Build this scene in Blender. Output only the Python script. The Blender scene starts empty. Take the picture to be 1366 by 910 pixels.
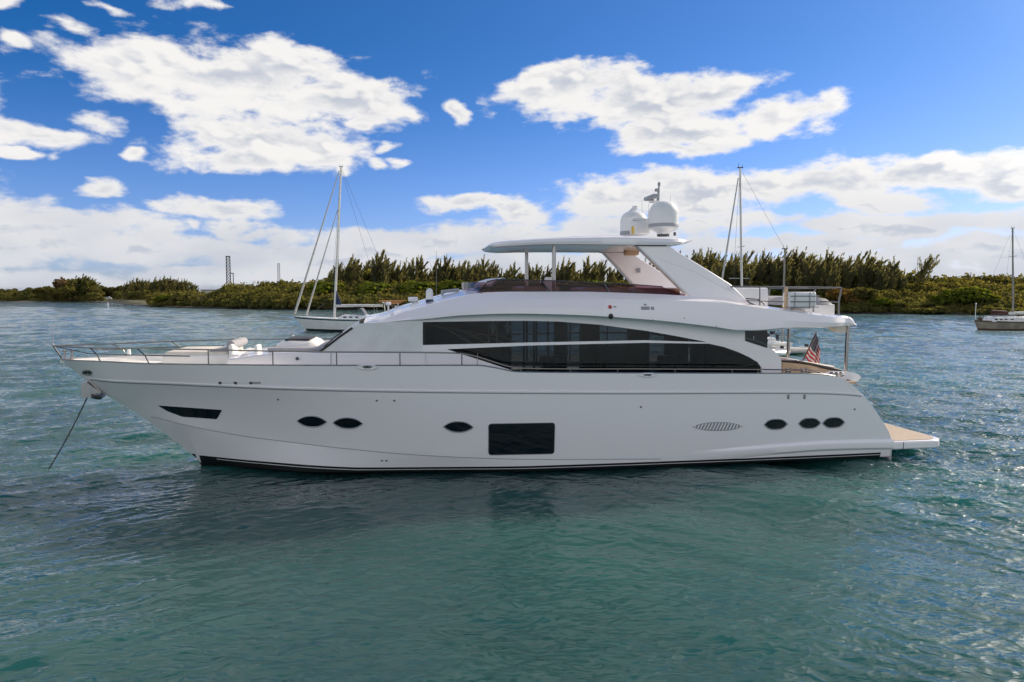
import bpy, bmesh, math, random
import numpy as np
from mathutils import Vector, Matrix
from mathutils.geometry import tessellate_polygon

S = bpy.context.scene
COL = S.collection
rng = np.random.default_rng(7)
random.seed(7)
R = math.radians

# ------------------------------------------------------------------ camera
CAM_H, FPX, CX, CY, HOR = 5.15, 911.0, 683.0, 455.0, 390.0
PITCH = math.atan((CY - HOR) / FPX)
cam_d = bpy.data.cameras.new('camera')
cam = bpy.data.objects.new('camera', cam_d); COL.objects.link(cam)
cam_d.sensor_width = 36.0; cam_d.lens = 36.0 * FPX / 1366.0
cam_d.clip_start = 0.1; cam_d.clip_end = 60000
cam.location = (0, 0, CAM_H); cam.rotation_euler = (math.pi / 2 - PITCH, 0, 0)
S.camera = cam

# ------------------------------------------------------------------ light
SUN_AZ, SUN_EL = 56.0, 30.0          # degrees right of the view direction, above the horizon
SKY_STRENGTH = 0.135
CLOUD_BRIGHT = 4.7
SUN_STRENGTH = 3.6
S.view_settings.view_transform = 'Standard'
try: S.view_settings.look = 'None'
except Exception: pass
S.view_settings.gamma = 1.0
S.view_settings.use_curve_mapping = False
S.view_settings.exposure = 0.55
try:
    S.cycles.use_denoising = True
    S.cycles.max_bounces = 8; S.cycles.transparent_max_bounces = 16
    S.cycles.sample_clamp_indirect = 4.0
    S.cycles.sample_clamp_direct = 2.5
    S.cycles.caustics_reflective = False; S.cycles.caustics_refractive = False
except Exception: pass

sd = Vector((math.sin(R(SUN_AZ)) * math.cos(R(SUN_EL)), math.cos(R(SUN_AZ)) * math.cos(R(SUN_EL)), math.sin(R(SUN_EL))))
sun_d = bpy.data.lights.new('sun', 'SUN'); sun = bpy.data.objects.new('sun', sun_d); COL.objects.link(sun)
sun_d.energy = SUN_STRENGTH; sun_d.angle = R(0.6); sun_d.color = (1.0, 0.84, 0.66)
sun.rotation_euler = sd.to_track_quat('Z', 'Y').to_euler()
sun.location = (40, 40, 60)


class NT:
    """short-hand for wiring node trees"""
    def __init__(s, tree): s.t = tree; s.n = tree.nodes; s.l = tree.links
    def new(s, typ, **kw):
        nd = s.n.new(typ)
        for k, v in kw.items(): setattr(nd, k, v)
        return nd
    def put(s, sock, val):
        if hasattr(val, 'is_linked') or isinstance(val, bpy.types.NodeSocket): s.l.new(val, sock)
        else: sock.default_value = val
    def math(s, op, a, b=None, c=None, clamp=False):
        nd = s.new('ShaderNodeMath', operation=op); nd.use_clamp = clamp
        s.put(nd.inputs[0], a)
        if b is not None: s.put(nd.inputs[1], b)
        if c is not None: s.put(nd.inputs[2], c)
        return nd.outputs[0]
    def vmath(s, op, a, b=None, c=None):
        nd = s.new('ShaderNodeVectorMath', operation=op)
        s.put(nd.inputs[0], a)
        if b is not None: s.put(nd.inputs[1], b)
        if c is not None: s.put(nd.inputs[2], c)
        return nd.outputs['Value'] if op in ('LENGTH', 'DOT_PRODUCT', 'DISTANCE') else nd.outputs[0]
    def noise(s, vec, scale, detail=4.0, rough=0.55, dist=0.0, dim='3D'):
        nd = s.new('ShaderNodeTexNoise', noise_dimensions=dim)
        s.l.new(vec, nd.inputs['Vector'])
        nd.inputs['Scale'].default_value = scale; nd.inputs['Detail'].default_value = detail
        nd.inputs['Roughness'].default_value = rough; nd.inputs['Distortion'].default_value = dist
        return nd.outputs[0]
    def ramp(s, fac, lo, hi, a=0.0, b=1.0, smooth=True):
        nd = s.new('ShaderNodeMapRange'); nd.interpolation_type = 'SMOOTHSTEP' if smooth else 'LINEAR'
        s.put(nd.inputs[0], fac); nd.inputs[1].default_value = lo; nd.inputs[2].default_value = hi
        nd.inputs[3].default_value = a; nd.inputs[4].default_value = b
        return nd.outputs[0]
    def mix(s, fac, a, b):
        nd = s.new('ShaderNodeMix', data_type='RGBA')
        s.put(nd.inputs[0], fac); s.put(nd.inputs[6], a); s.put(nd.inputs[7], b)
        return nd.outputs[2]


# ------------------------------------------------------------------ sky
def sky_dir(px, py):
    """direction (azimuth, elevation) in which the photograph shows a cloud"""
    a = (px - CX) / FPX; b = (CY - py) / FPX
    c, s_ = math.cos(PITCH), math.sin(PITCH)
    d = Vector((a, c + b * s_, -s_ + b * c)).normalized()
    return math.atan2(d.x, d.y), math.asin(d.z)

CLOUDS = [  # photo centre x, y, radius x, y, weight
    (300, 105, 215, 52, 1.0), (215, 90, 130, 42, 1.0), (385, 88, 80, 34, .9), (460, 130, 100, 38, 1.0), (138, 157, 44, 14, .8),
    (345, 185, 120, 40, 1.0), (400, 195, 105, 32, 1.0), (330, 215, 90, 24, .9),
    (35, 173, 100, 19, 1.0), (125, 245, 38, 13, .9), (200, 199, 24, 11, .8), (20, 198, 40, 9, .7), (60, 200, 15, 8, .5),
    (16, 55, 30, 14, .7), (20, 4, 38, 11, .7), (140, 6, 34, 9, .5), (95, 36, 34, 11, .4), (278, 8, 40, 9, .45),
    (606, 150, 19, 20, .8), (527, 192, 18, 9, .7), (513, 214, 16, 8, .6), (538, 216, 18, 8, .6), (455, 220, 20, 7, .5), (480, 165, 22, 9, .6),
    (770, 118, 125, 34, 1.0), (860, 135, 160, 42, 1.0), (910, 170, 105, 34, 1.0), (1040, 155, 85, 30, .9), (1085, 140, 50, 16, .6), (950, 125, 80, 22, .8), (900, 192, 70, 14, .8),
    (80, 300, 190, 36, 1.0), (20, 320, 150, 40, 1.0), (190, 330, 130, 26, 1.0),
    (285, 277, 85, 18, .9), (305, 300, 62, 17, .9), (350, 308, 36, 10, .7), (248, 300, 18, 10, .7),
    (625, 272, 48, 15, .9), (690, 285, 55, 20, .9), (545, 330, 200, 24, 1.0), (420, 345, 200, 24, 1.0), (320, 335, 90, 22, .9), (690, 320, 150, 26, 1.0),
    (850, 260, 130, 32, 1.0), (930, 265, 110, 36, 1.0), (1090, 245, 200, 30, 1.0), (1010, 250, 110, 32, .9), (1250, 232, 180, 26, 1.0), (1360, 235, 120, 32, 1.0), (1180, 262, 100, 18, .9),
    (820, 310, 120, 28, 1.0), (960, 300, 80, 18, .8),
    (1140, 296, 90, 22, 1.0), (1200, 305, 110, 24, 1.0), (1330, 290, 90, 22, .9), (1290, 335, 190, 26, 1.0), (1120, 330, 150, 18, .9),
    (1000, 330, 140, 18, .8), (1366, 345, 150, 30, 1.0),
    (60, 372, 250, 15, .9), (250, 362, 120, 9, .7), (430, 374, 300, 16, .9), (760, 355, 260, 22, 1.0), (1080, 358, 300, 20, .9), (1330, 372, 260, 22, 1.0),
    (1250, -150, 380, 110, 1.2), (1720, -80, 260, 190, 1.2), (1650, 230, 170, 120, 1.1), (60, -170, 420, 100, 1.1), (-330, 60, 200, 170, 1.1), (680, -180, 300, 80, 1.0),  # unseen clouds beyond the frame, added to silver the water reflections
    (1560, 250, 200, 40, 1.0), (-150, 250, 150, 60, 1.0), (-160, 90, 140, 40, .9), (1650, 100, 200, 40, .9)]

world = bpy.data.worlds.new('World'); S.world = world; world.use_nodes = True
wt = NT(world.node_tree); wt.n.clear()
geo = wt.new('ShaderNodeTexCoord').outputs['Generated']
dirv = wt.vmath('NORMALIZE', geo)
sx = wt.new('ShaderNodeSeparateXYZ'); wt.l.new(dirv, sx.inputs[0])
az = wt.math('ARCTAN2', sx.outputs[0], sx.outputs[1])
el = wt.math('ARCSINE', sx.outputs[2])
cb = wt.new('ShaderNodeCombineXYZ'); wt.l.new(az, cb.inputs[0]); wt.l.new(el, cb.inputs[1])
AE = cb.outputs[0]
stretch = wt.vmath('MULTIPLY', AE, (1.0, 2.1, 1.0))
# warp so that the ellipses get uneven outlines
warpn = wt.new('ShaderNodeTexNoise', noise_dimensions='3D'); wt.l.new(stretch, warpn.inputs['Vector'])
warpn.inputs['Scale'].default_value = 9.0; warpn.inputs['Detail'].default_value = 3.0
wv = wt.vmath('SUBTRACT', warpn.outputs['Color'], (0.5, 0.5, 0.5))
AEW = wt.vmath('MULTIPLY_ADD', wv, (0.10, 0.045, 0.0), AE)
field = None
for (x, y, rx, ry, w) in CLOUDS:
    a0, e0 = sky_dir(x, y)
    ra = max(abs(sky_dir(x + rx, y)[0] - a0), 1e-3); re = max(abs(sky_dir(x, y - ry)[1] - e0), 1e-3)
    q = wt.vmath('SUBTRACT', AEW, (a0, e0, 0)); q = wt.vmath('MULTIPLY', q, (1 / ra, 1 / re, 0))
    ln = wt.vmath('LENGTH', q)
    v = wt.math('MULTIPLY_ADD', ln, -w * 0.9, w)
    field = v if field is None else wt.math('SMOOTH_MAX', field, v, 0.10)
for (a0, e0, ra, re, w) in ((.88, .74, .50, .24, 1.3), (-.55, .80, .65, .26, 1.2), (.12, .82, .5, .22, 1.1)):    # unseen cloud banks added above the frame to lighten the water's reflections
    q = wt.vmath('MULTIPLY', wt.vmath('SUBTRACT', AEW, (a0, e0, 0)), (1 / ra, 1 / re, 0))
    field = wt.math('SMOOTH_MAX', field, wt.math('MULTIPLY_ADD', wt.vmath('LENGTH', q), -w * 0.9, w), 0.10)
# scattered clouds over the rest of the dome (unseen, cover raised to fill-light the hull)
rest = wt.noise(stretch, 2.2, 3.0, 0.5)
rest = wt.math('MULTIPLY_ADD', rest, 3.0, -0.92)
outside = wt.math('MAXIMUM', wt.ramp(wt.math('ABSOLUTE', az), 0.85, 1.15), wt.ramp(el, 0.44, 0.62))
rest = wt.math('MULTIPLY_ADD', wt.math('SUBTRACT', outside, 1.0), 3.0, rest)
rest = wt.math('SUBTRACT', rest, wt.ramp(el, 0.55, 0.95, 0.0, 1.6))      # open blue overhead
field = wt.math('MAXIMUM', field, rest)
n1 = wt.noise(stretch, 13.0, 9.0, 0.60, 0.1)
off = wt.vmath('ADD', stretch, (0.010, 0.020, 0.0))
n2 = wt.noise(off, 13.0, 3.0, 0.5, 0.1)
dens = wt.math('MULTIPLY_ADD', wt.math('SUBTRACT', n1, 0.5), 2.1, field)
alpha = wt.ramp(dens, -0.03, 0.44)
alpha = wt.math('MULTIPLY', alpha, wt.ramp(el, -0.01, 0.02, 0.35, 1.0))
n1s = wt.noise(stretch, 13.0, 3.0, 0.5, 0.1)
relief = wt.math('SUBTRACT', n1s, n2)                       # side towards the light
lightn = wt.ramp(relief, -0.10, 0.12)
low = wt.noise(stretch, 7.0, 4.0, 0.5)
thick = wt.ramp(dens, 0.25, 0.95)
shade = wt.math('MULTIPLY', thick, wt.ramp(wt.math('MULTIPLY_ADD', lightn, -0.60, wt.math('ADD', low, 0.16)), 0.04, 0.62, 0.0, 0.95))
haze_low = wt.math('MULTIPLY', wt.ramp(el, 0.03, 0.18, 1.0, 0.0), wt.ramp(low, .35, .62, 1.0, .62))
shade = wt.math('MAXIMUM', shade, wt.math('MULTIPLY', haze_low, 0.9))
behind = wt.ramp(wt.math('ABSOLUTE', az), 1.0, 2.2, 1.0, 1.35)   # unseen clouds behind the camera brightened to fill-light the hull
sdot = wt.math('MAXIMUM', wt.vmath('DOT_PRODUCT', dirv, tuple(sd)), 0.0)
behind = wt.math('MULTIPLY_ADD', wt.math('POWER', sdot, 20.0), 1.9, behind)   # clouds near the sun brightened to whiten the water's reflections
ccol = wt.mix(shade, (CLOUD_BRIGHT, CLOUD_BRIGHT * .98, CLOUD_BRIGHT * .96, 1), (CLOUD_BRIGHT * .58, CLOUD_BRIGHT * .625, CLOUD_BRIGHT * .72, 1))
sky = wt.new('ShaderNodeTexSky'); sky.sky_type = 'NISHITA'; sky.sun_disc = False
sky.sun_elevation = R(SUN_EL); sky.sun_rotation = R(SUN_AZ)
sky.air_density = 1.0; sky.dust_density = 0.3; sky.ozone_density = 3.0; sky.altitude = 0
skyc = sky.outputs[0]
side_ = wt.ramp(az, -0.75, 0.75, smooth=False)
high = wt.mix(side_, (.04, .28, .54, 1), (.27, .40, .61, 1)); lowc = wt.mix(side_, (.40, .47, .78, 1), (.42, .445, .68, 1))
tint = wt.mix(wt.ramp(el, 0.0, 0.34), lowc, high)
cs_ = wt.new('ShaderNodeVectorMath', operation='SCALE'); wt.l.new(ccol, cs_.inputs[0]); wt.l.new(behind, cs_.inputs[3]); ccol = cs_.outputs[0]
skyt = wt.vmath('MULTIPLY', skyc, tint)
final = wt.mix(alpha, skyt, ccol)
# glow added round the unseen sun, to silver the water
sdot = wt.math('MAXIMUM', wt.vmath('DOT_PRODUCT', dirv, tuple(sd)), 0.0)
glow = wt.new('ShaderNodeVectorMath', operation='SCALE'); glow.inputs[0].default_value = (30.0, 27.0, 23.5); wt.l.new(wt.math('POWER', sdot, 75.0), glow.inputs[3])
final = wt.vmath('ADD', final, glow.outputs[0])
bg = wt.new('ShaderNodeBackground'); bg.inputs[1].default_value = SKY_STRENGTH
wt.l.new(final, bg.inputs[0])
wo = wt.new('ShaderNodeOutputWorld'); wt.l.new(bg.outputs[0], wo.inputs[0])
try:
    world.cycles.sampling_method = 'MANUAL'; world.cycles.sample_map_resolution = 512
except Exception: pass

# ------------------------------------------------------------------ helpers
def ray(px, py):
    a = (px - CX) / FPX; b = (CY - py) / FPX
    c, s_ = math.cos(PITCH), math.sin(PITCH)
    return Vector((a, c + b * s_, -s_ + b * c))

def ground(px, py, z=0.0):
    d = ray(px, py); t = (z - CAM_H) / d.z
    return Vector((d.x * t, d.y * t, z))

def at_depth(px, py, Y):
    d = ray(px, py); t = Y / d.y
    return Vector((d.x * t, Y, CAM_H + d.z * t))

def set_props(o, label=None, cat=None, group=None, kind=None):
    if label: o['label'] = label
    if cat: o['category'] = cat
    if group: o['group'] = group
    if kind: o['kind'] = kind
    return o

def empty(name, loc=(0, 0, 0), rz=0.0, **kw):
    o = bpy.data.objects.new(name, None); COL.objects.link(o)
    o.empty_display_size = 0.3
    o.location = loc; o.rotation_euler = (0, 0, rz)
    return set_props(o, **kw)

class MB:
    def __init__(s): s.v = []; s.f = []; s.m = []; s.cur = 0
    def add(s, verts, faces):
        b = len(s.v); s.v.extend([tuple(p) for p in verts])
        s.f.extend([tuple(i + b for i in f) for f in faces]); s.m.extend([s.cur] * len(faces)); return s
    def grid(s, rows, closed=False):
        n = len(rows[0]); fs = []
        for i in range(len(rows) - 1):
            for j in range(n if closed else n - 1):
                k = (j + 1) % n
                fs.append((i * n + j, i * n + k, (i + 1) * n + k, (i + 1) * n + j))
        return s.add([p for r in rows for p in r], fs)
    def loft(s, rows, caps=True):
        n = len(rows[0]); s.grid(rows, closed=True)
        if caps:
            s.add(rows[0], [tuple(range(n))]); s.add(rows[-1], [tuple(range(n))])
        return s
    def tube(s, pts, r, n=8, caps=True):
        pts = [Vector(p) for p in pts]; rows = []
        rr = r if isinstance(r, (list, tuple)) else [r] * len(pts)
        ref = None
        for i, p in enumerate(pts):
            t = (pts[min(i + 1, len(pts) - 1)] - pts[max(i - 1, 0)])
            if t.length < 1e-9: t = Vector((0, 0, 1))
            t.normalize()
            if ref is None:
                ref = t.orthogonal().normalized()
            ref = (ref - t * ref.dot(t))
            if ref.length < 1e-6: ref = t.orthogonal()
            ref.normalize(); b = t.cross(ref)
            rows.append([p + (ref * math.cos(2 * math.pi * k / n) + b * math.sin(2 * math.pi * k / n)) * rr[i] for k in range(n)])
        return s.loft(rows, caps)
    def box(s, c, d, r=0.0, seg=2):
        if r <= 0:
            x, y, z = c; a, b, h = d[0] / 2, d[1] / 2, d[2] / 2
            v = [(x + i * a, y + j * b, z + k * h) for i in (-1, 1) for j in (-1, 1) for k in (-1, 1)]
            return s.add(v, [(0, 1, 3, 2), (4, 6, 7, 5), (0, 4, 5, 1), (2, 3, 7, 6), (0, 2, 6, 4), (1, 5, 7, 3)])
        bm = bmesh.new(); bmesh.ops.create_cube(bm, size=1)
        for v in bm.verts: v.co = Vector((v.co.x * d[0], v.co.y * d[1], v.co.z * d[2]))
        bmesh.ops.bevel(bm, geom=bm.edges[:], offset=min(r, min(d) * .49), segments=seg, affect='EDGES', profile=0.5)
        bm.verts.index_update()
        s.add([v.co + Vector(c) for v in bm.verts], [[v.index for v in f.verts] for f in bm.faces]); bm.free(); return s
    def lathe(s, prof, c=(0, 0, 0), n=24, axis='z'):
        rows = []
        for (r, h) in prof:
            row = []
            for k in range(n):
                a = 2 * math.pi * k / n; x, y = r * math.cos(a), r * math.sin(a)
                p = {'z': (x, y, h), 'x': (h, x, y), 'y': (x, h, y)}[axis]
                row.append((p[0] + c[0], p[1] + c[1], p[2] + c[2]))
            rows.append(row)
        return s.loft(rows, True)
    def plate(s, loops, va, vb, conv=None):
        """flat plate from loops of (u, z); first loop is the outline, others holes; va / vb: y or function of (u, z)"""
        fa = va if callable(va) else (lambda u, z: va); fb = vb if callable(vb) else (lambda u, z: vb)
        tris = tessellate_polygon([[Vector((u, z, 0)) for (u, z) in L] for L in loops])
        flat = [p for L in loops for p in L]; n = len(flat)
        A = [(u, fa(u, z), z) for (u, z) in flat]; B = [(u, fb(u, z), z) for (u, z) in flat]
        fs = [tuple(t) for t in tris] + [tuple(i + n for i in reversed(t)) for t in tris]
        b = 0
        for L in loops:
            m = len(L)
            for i in range(m):
                j = (i + 1) % m; fs.append((b + i, b + j, n + b + j, n + b + i))
            b += m
        return s.add(A + B, fs)
    def mirror(s):
        n = len(s.v); s.v += [(x, -y, z) for (x, y, z) in s.v]
        s.f += [tuple(i + n for i in reversed(f)) for f in s.f]; s.m += s.m; return s
    def build(s, name, mat, parent=None, smooth=35, weld=True, **kw):
        me = bpy.data.meshes.new(name); me.from_pydata([tuple(p) for p in s.v], [], s.f)
        mats = mat if isinstance(mat, (list, tuple)) else [mat]
        for m in mats: me.materials.append(m)
        if len(mats) > 1: me.polygons.foreach_set('material_index', s.m)
        bm = bmesh.new(); bm.from_mesh(me)
        if weld: bmesh.ops.remove_doubles(bm, verts=bm.verts, dist=2e-4)
        bmesh.ops.recalc_face_normals(bm, faces=bm.faces); bm.to_mesh(me); bm.free()
        if smooth:
            me.polygons.foreach_set('use_smooth', [True] * len(me.polygons))
            try: me.set_sharp_from_angle(angle=R(smooth))
            except Exception: pass
        o = bpy.data.objects.new(name, me); COL.objects.link(o)
        if parent is not None: o.parent = parent
        return set_props(o, **kw)

def _pair(s, name, mat, parent=None, **kw):
    """the part on the near side and its twin on the far side, two objects"""
    n = s.build(name, mat, parent, **kw)
    t = MB(); t.v = [(x, -y, z) for (x, y, z) in s.v]; t.f = [tuple(reversed(f)) for f in s.f]; t.m = list(s.m)
    t.build(name, mat, parent, **kw); return n
MB.pair = _pair

def quads_mesh(name, P, mat):
    """P: (n,4,3) array of separate quads"""
    n = len(P); me = bpy.data.meshes.new(name)
    me.vertices.add(n * 4); me.vertices.foreach_set('co', np.ascontiguousarray(P, dtype=np.float32).ravel())
    me.loops.add(n * 4); me.loops.foreach_set('vertex_index', np.arange(n * 4, dtype=np.int32))
    me.polygons.add(n); me.polygons.foreach_set('loop_start', np.arange(0, n * 4, 4, dtype=np.int32))
    me.materials.append(mat); me.update(calc_edges=True); me.validate()
    return me

def pchip(xs, ys):
    xs = np.array(xs, float); ys = np.array(ys, float); h = np.diff(xs); d = np.diff(ys) / h
    m = np.zeros(len(xs)); m[0] = d[0]; m[-1] = d[-1]
    for i in range(1, len(xs) - 1):
        if d[i - 1] * d[i] > 0:
            w1, w2 = 2 * h[i] + h[i - 1], h[i] + 2 * h[i - 1]
            m[i] = (w1 + w2) / (w1 / d[i - 1] + w2 / d[i])
    def f(x):
        x = min(max(x, xs[0]), xs[-1]); i = min(max(int(np.searchsorted(xs, x) - 1), 0), len(xs) - 2)
        t = (x - xs[i]) / h[i]
        return float((2*t**3 - 3*t**2 + 1) * ys[i] + (t**3 - 2*t**2 + t) * h[i] * m[i] + (-2*t**3 + 3*t**2) * ys[i+1] + (t**3 - t**2) * h[i] * m[i+1])
    return f

# ------------------------------------------------------------------ materials
def pbsdf(name, color, rough=0.4, metal=0.0, spec=0.5, coat=0.0, var=0.0, vscale=3.0, bump=0.0, bscale=20.0, rvar=0.0):
    m = bpy.data.materials.new(name); m.use_nodes = True; t = NT(m.node_tree)
    b = t.n['Principled BSDF']
    b.inputs['Base Color'].default_value = (*color, 1); b.inputs['Roughness'].default_value = rough
    b.inputs['Metallic'].default_value = metal
    b.inputs['Specular IOR Level'].default_value = spec
    b.inputs['Coat Weight'].default_value = coat; b.inputs['Coat Roughness'].default_value = 0.05
    tc = t.new('ShaderNodeTexCoord').outputs['Object']
    if var > 0:
        n = t.noise(tc, vscale, 5.0, 0.6)
        k = t.ramp(n, 0.3, 0.7, 1 - var, 1 + var * .4)
        mx = t.new('ShaderNodeVectorMath', operation='SCALE'); mx.inputs[0].default_value = color; t.l.new(k, mx.inputs[3])
        t.l.new(mx.outputs[0], b.inputs['Base Color'])
    if rvar > 0:
        n = t.noise(tc, vscale * 1.7, 4.0, 0.6)
        t.l.new(t.ramp(n, 0.3, 0.7, rough, rough + rvar), b.inputs['Roughness'])
    if bump > 0:
        n = t.noise(tc, bscale, 4.0, 0.6)
        bp = t.new('ShaderNodeBump'); bp.inputs['Strength'].default_value = bump; bp.inputs['Distance'].default_value = 0.02
        t.l.new(n, bp.inputs['Height']); t.l.new(bp.outputs[0], b.inputs['Normal'])
    return m

M = {}
M['gelcoat'] = pbsdf('white_gelcoat', (.80, .785, .81), .22, coat=.5)
M['gelcoat_deck'] = pbsdf('white_deck', (.78, .77, .74), .5, var=.06, vscale=2.0)
M['cover'] = pbsdf('white_screen_cover', (.66, .68, .70), .75, var=.08, vscale=2.5, bump=.25, bscale=2.2)
M['black_paint'] = pbsdf('black_antifouling', (.004, .005, .006), .6, spec=.3, var=.3)
M['white_stripe'] = pbsdf('white_pinstripe', (.7, .72, .74), .3)
M['steel'] = pbsdf('stainless_steel', (.34, .33, .32), .2, metal=1.0)
M['rail_steel'] = pbsdf('rail_steel', (.17, .17, .17), .3, metal=1.0)
M['steel_dark'] = pbsdf('brushed_steel', (.42, .42, .42), .3, metal=1.0, var=.2)
M['black'] = pbsdf('black_rubber', (.012, .012, .013), .5)
M['dark_grey'] = pbsdf('dark_grey_plastic', (.07, .075, .085), .45)
M['grey'] = pbsdf('grey_plastic', (.30, .32, .35), .45)
M['cushion'] = pbsdf('cream_cushion', (.66, .62, .56), .85, var=.1, vscale=4, bump=.2, bscale=6)
M['cushion_grey'] = pbsdf('grey_cover_cloth', (.34, .34, .36), .9, var=.12, vscale=5, bump=.3, bscale=7)
M['dome'] = pbsdf('dome_white', (.70, .72, .73), .35, var=.03)
M['red'] = pbsdf('red_plastic', (.5, .02, .02), .35)
M['yellow'] = pbsdf('yellow_tag', (.62, .42, .08), .5)
M['orange'] = pbsdf('orange_plastic', (.42, .18, .05), .5, var=.15)
M['wood'] = pbsdf('varnished_wood', (.16, .07, .03), .3, coat=.3, var=.4, vscale=6)
M['tan'] = pbsdf('tan_leather', (.62, .43, .27), .55, var=.2)
M['brown_dark'] = pbsdf('dark_walnut', (.03, .02, .016), .4, var=.3)
M['chain'] = pbsdf('galvanised_chain', (.06, .06, .06), .5, metal=.6, var=.3)
M['alu'] = pbsdf('mast_aluminium', (.62, .62, .60), .38, metal=.5, var=.1)
M['alu_dark'] = pbsdf('weathered_mast', (.30, .27, .24), .5, var=.2)
M['sail_cover'] = pbsdf('sail_cover_white', (.62, .62, .60), .85, var=.15, bump=.3, bscale=4)
M['sail_blue'] = pbsdf('sail_cover_blue', (.02, .035, .09), .85, var=.2)
M['sail_brown'] = pbsdf('sail_cover_maroon', (.09, .035, .03), .85, var=.3, bump=.3, bscale=4)
M['boat_white'] = pbsdf('boat_white', (.80, .82, .82), .35, var=.08, vscale=1.5)
M['boat_grey'] = pbsdf('boat_weathered_grey', (.30, .26, .21), .6, var=.3, vscale=1.2)
M['boat_brown'] = pbsdf('boat_brown_trim', (.10, .06, .04), .6, var=.3)
M['boat_blue'] = pbsdf('boat_navy', (.012, .03, .075), .4)
M['boat_teal'] = pbsdf('boat_teal_stripe', (.02, .07, .11), .4)
M['boot_green'] = pbsdf('boot_dark', (.01, .02, .025), .5)
M['canvas_navy'] = pbsdf('canvas_navy', (.02, .025, .045), .85, var=.2)
M['rope'] = pbsdf('rigging_wire', (.10, .10, .10), .5)
M['furled'] = pbsdf('furled_sail', (.52, .51, .48), .85, var=.15)

def teak():
    m = bpy.data.materials.new('teak_planks'); m.use_nodes = True; t = NT(m.node_tree); b = t.n['Principled BSDF']
    tc = t.new('ShaderNodeTexCoord').outputs['Object']
    sp = t.new('ShaderNodeSeparateXYZ'); t.l.new(tc, sp.inputs[0])
    fr = t.math('FRACT', t.math('MULTIPLY', sp.outputs[1], 14.0))
    seam = t.math('LESS_THAN', fr, 0.10)
    n = t.noise(t.vmath('MULTIPLY', tc, (2, 24, 2)), 2.0, 5.0, .6)
    c = t.mix(t.ramp(n, .3, .7), (.30, .235, .165, 1), (.40, .32, .235, 1))
    t.l.new(t.mix(seam, c, (.05, .04, .035, 1)), b.inputs['Base Color']); b.inputs['Roughness'].default_value = .65
    return m
M['teak'] = teak()

def tinted_glass(name, tint, gloss=0.08, rough=0.02):
    m = bpy.data.materials.new(name); m.use_nodes = True; t = NT(m.node_tree); t.n.clear()
    tr = t.new('ShaderNodeBsdfTransparent'); tr.inputs[0].default_value = (*tint, 1)
    gl = t.new('ShaderNodeBsdfGlossy'); gl.inputs['Roughness'].default_value = rough; gl.inputs[0].default_value = (.9, .9, .9, 1)
    lw = t.new('ShaderNodeLayerWeight'); lw.inputs[0].default_value = .5
    tc = t.new('ShaderNodeTexCoord').outputs['Object']
    bp = t.new('ShaderNodeBump'); bp.inputs['Strength'].default_value = .25; bp.inputs['Distance'].default_value = .02
    t.l.new(t.noise(tc, .9, 2.0, .5), bp.inputs['Height']); t.l.new(bp.outputs[0], gl.inputs['Normal'])
    f = t.math('MULTIPLY_ADD', t.math('POWER', lw.outputs['Facing'], 4.0), 0.8, gloss * .32, clamp=True)
    mx = t.new('ShaderNodeMixShader'); t.l.new(f, mx.inputs[0]); t.l.new(tr.outputs[0], mx.inputs[1]); t.l.new(gl.outputs[0], mx.inputs[2])
    o = t.new('ShaderNodeOutputMaterial'); t.l.new(mx.outputs[0], o.inputs[0]); return m
M['glass'] = tinted_glass('smoked_window_glass', (.53, .57, .59))
M['glass_purple'] = tinted_glass('plum_tinted_plexiglass', (.33, .20, .24), .07)
M['glass_hull'] = pbsdf('dark_hull_glass', (.004, .009, .012), .05, spec=.5)
M['glass_clear'] = tinted_glass('clear_glass', (.75, .8, .8))

# ------------------------------------------------------------------ the yacht
YC = Vector((0, 22.3, 0)); YTH = R(9.0)
yacht = empty('motor_yacht', YC, YTH, label='large white flybridge motor yacht at anchor, filling the middle of the photo', cat='yacht')
_ct, _st = math.cos(YTH), math.sin(YTH)

def PX(px, py, v):
    """the point (u, z) of the yacht's lengthwise plane y = v seen at a pixel of the photograph"""
    d = ray(px, py)
    o = Vector((0, 0, CAM_H)) - YC
    ol = (o.x * _ct + o.y * _st, -o.x * _st + o.y * _ct); dl = (d.x * _ct + d.y * _st, -d.x * _st + d.y * _ct)
    t = (v - ol[1]) / dl[1]
    return ol[0] + dl[0] * t, CAM_H + d.z * t

def P3(px, py, v):
    u, z = PX(px, py, v); return (u, v, z)

UB = PX(80, 480, 0)[0]
def table(d, b): f = pchip(d, b); return lambda u: f(u - UB)
def traced(pts, bf):
    us, zs = [], []
    for (px, py) in pts:
        b = 1.0
        for _ in range(30):
            u, z = PX(px, py, -b); b = b * .4 + .6 * bf(u)
        us.append(u); zs.append(z)
    us = np.array(us)
    for i in range(1, len(us)): us[i] = max(us[i], us[i - 1] + .004)
    return pchip(us, zs), us
b_sheer = table([0, .25, .5, 1, 2, 3.5, 5, 7, 9, 11, 14, 18, 22, 24, 25.2, 28], [0, .25, .45, .74, 1.22, 1.78, 2.2, 2.62, 2.9, 3.05, 3.12, 3.12, 3.06, 2.99, 2.9, 2.75])
STEM = [(80, 480), (95, 492), (110, 504), (140, 526), (182, 551), (222, 580), (256, 606), (280, 624)]
st_u, st_z = [], []
for (x, y) in STEM:
    u, z = PX(x, y, 0); st_u.append(u); st_z.append(z)
st_u += [st_u[-1] + .8, st_u[-1] + 3, 20]; st_z += [-.45, -.8, -.8]
z_stem = pchip(st_u, st_z)
d_k = st_u[2] - UB; d_c = st_u[4] - UB; d_w = st_u[6] - UB
b_knu = table([d_k, d_k + .5, d_k + 1.3, 3.5, 5, 7, 9, 11, 14, 18, 22, 25, 28], [0, .36, .86, 1.50, 2.0, 2.48, 2.80, 2.98, 3.08, 3.09, 3.04, 2.93, 2.8])
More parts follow.
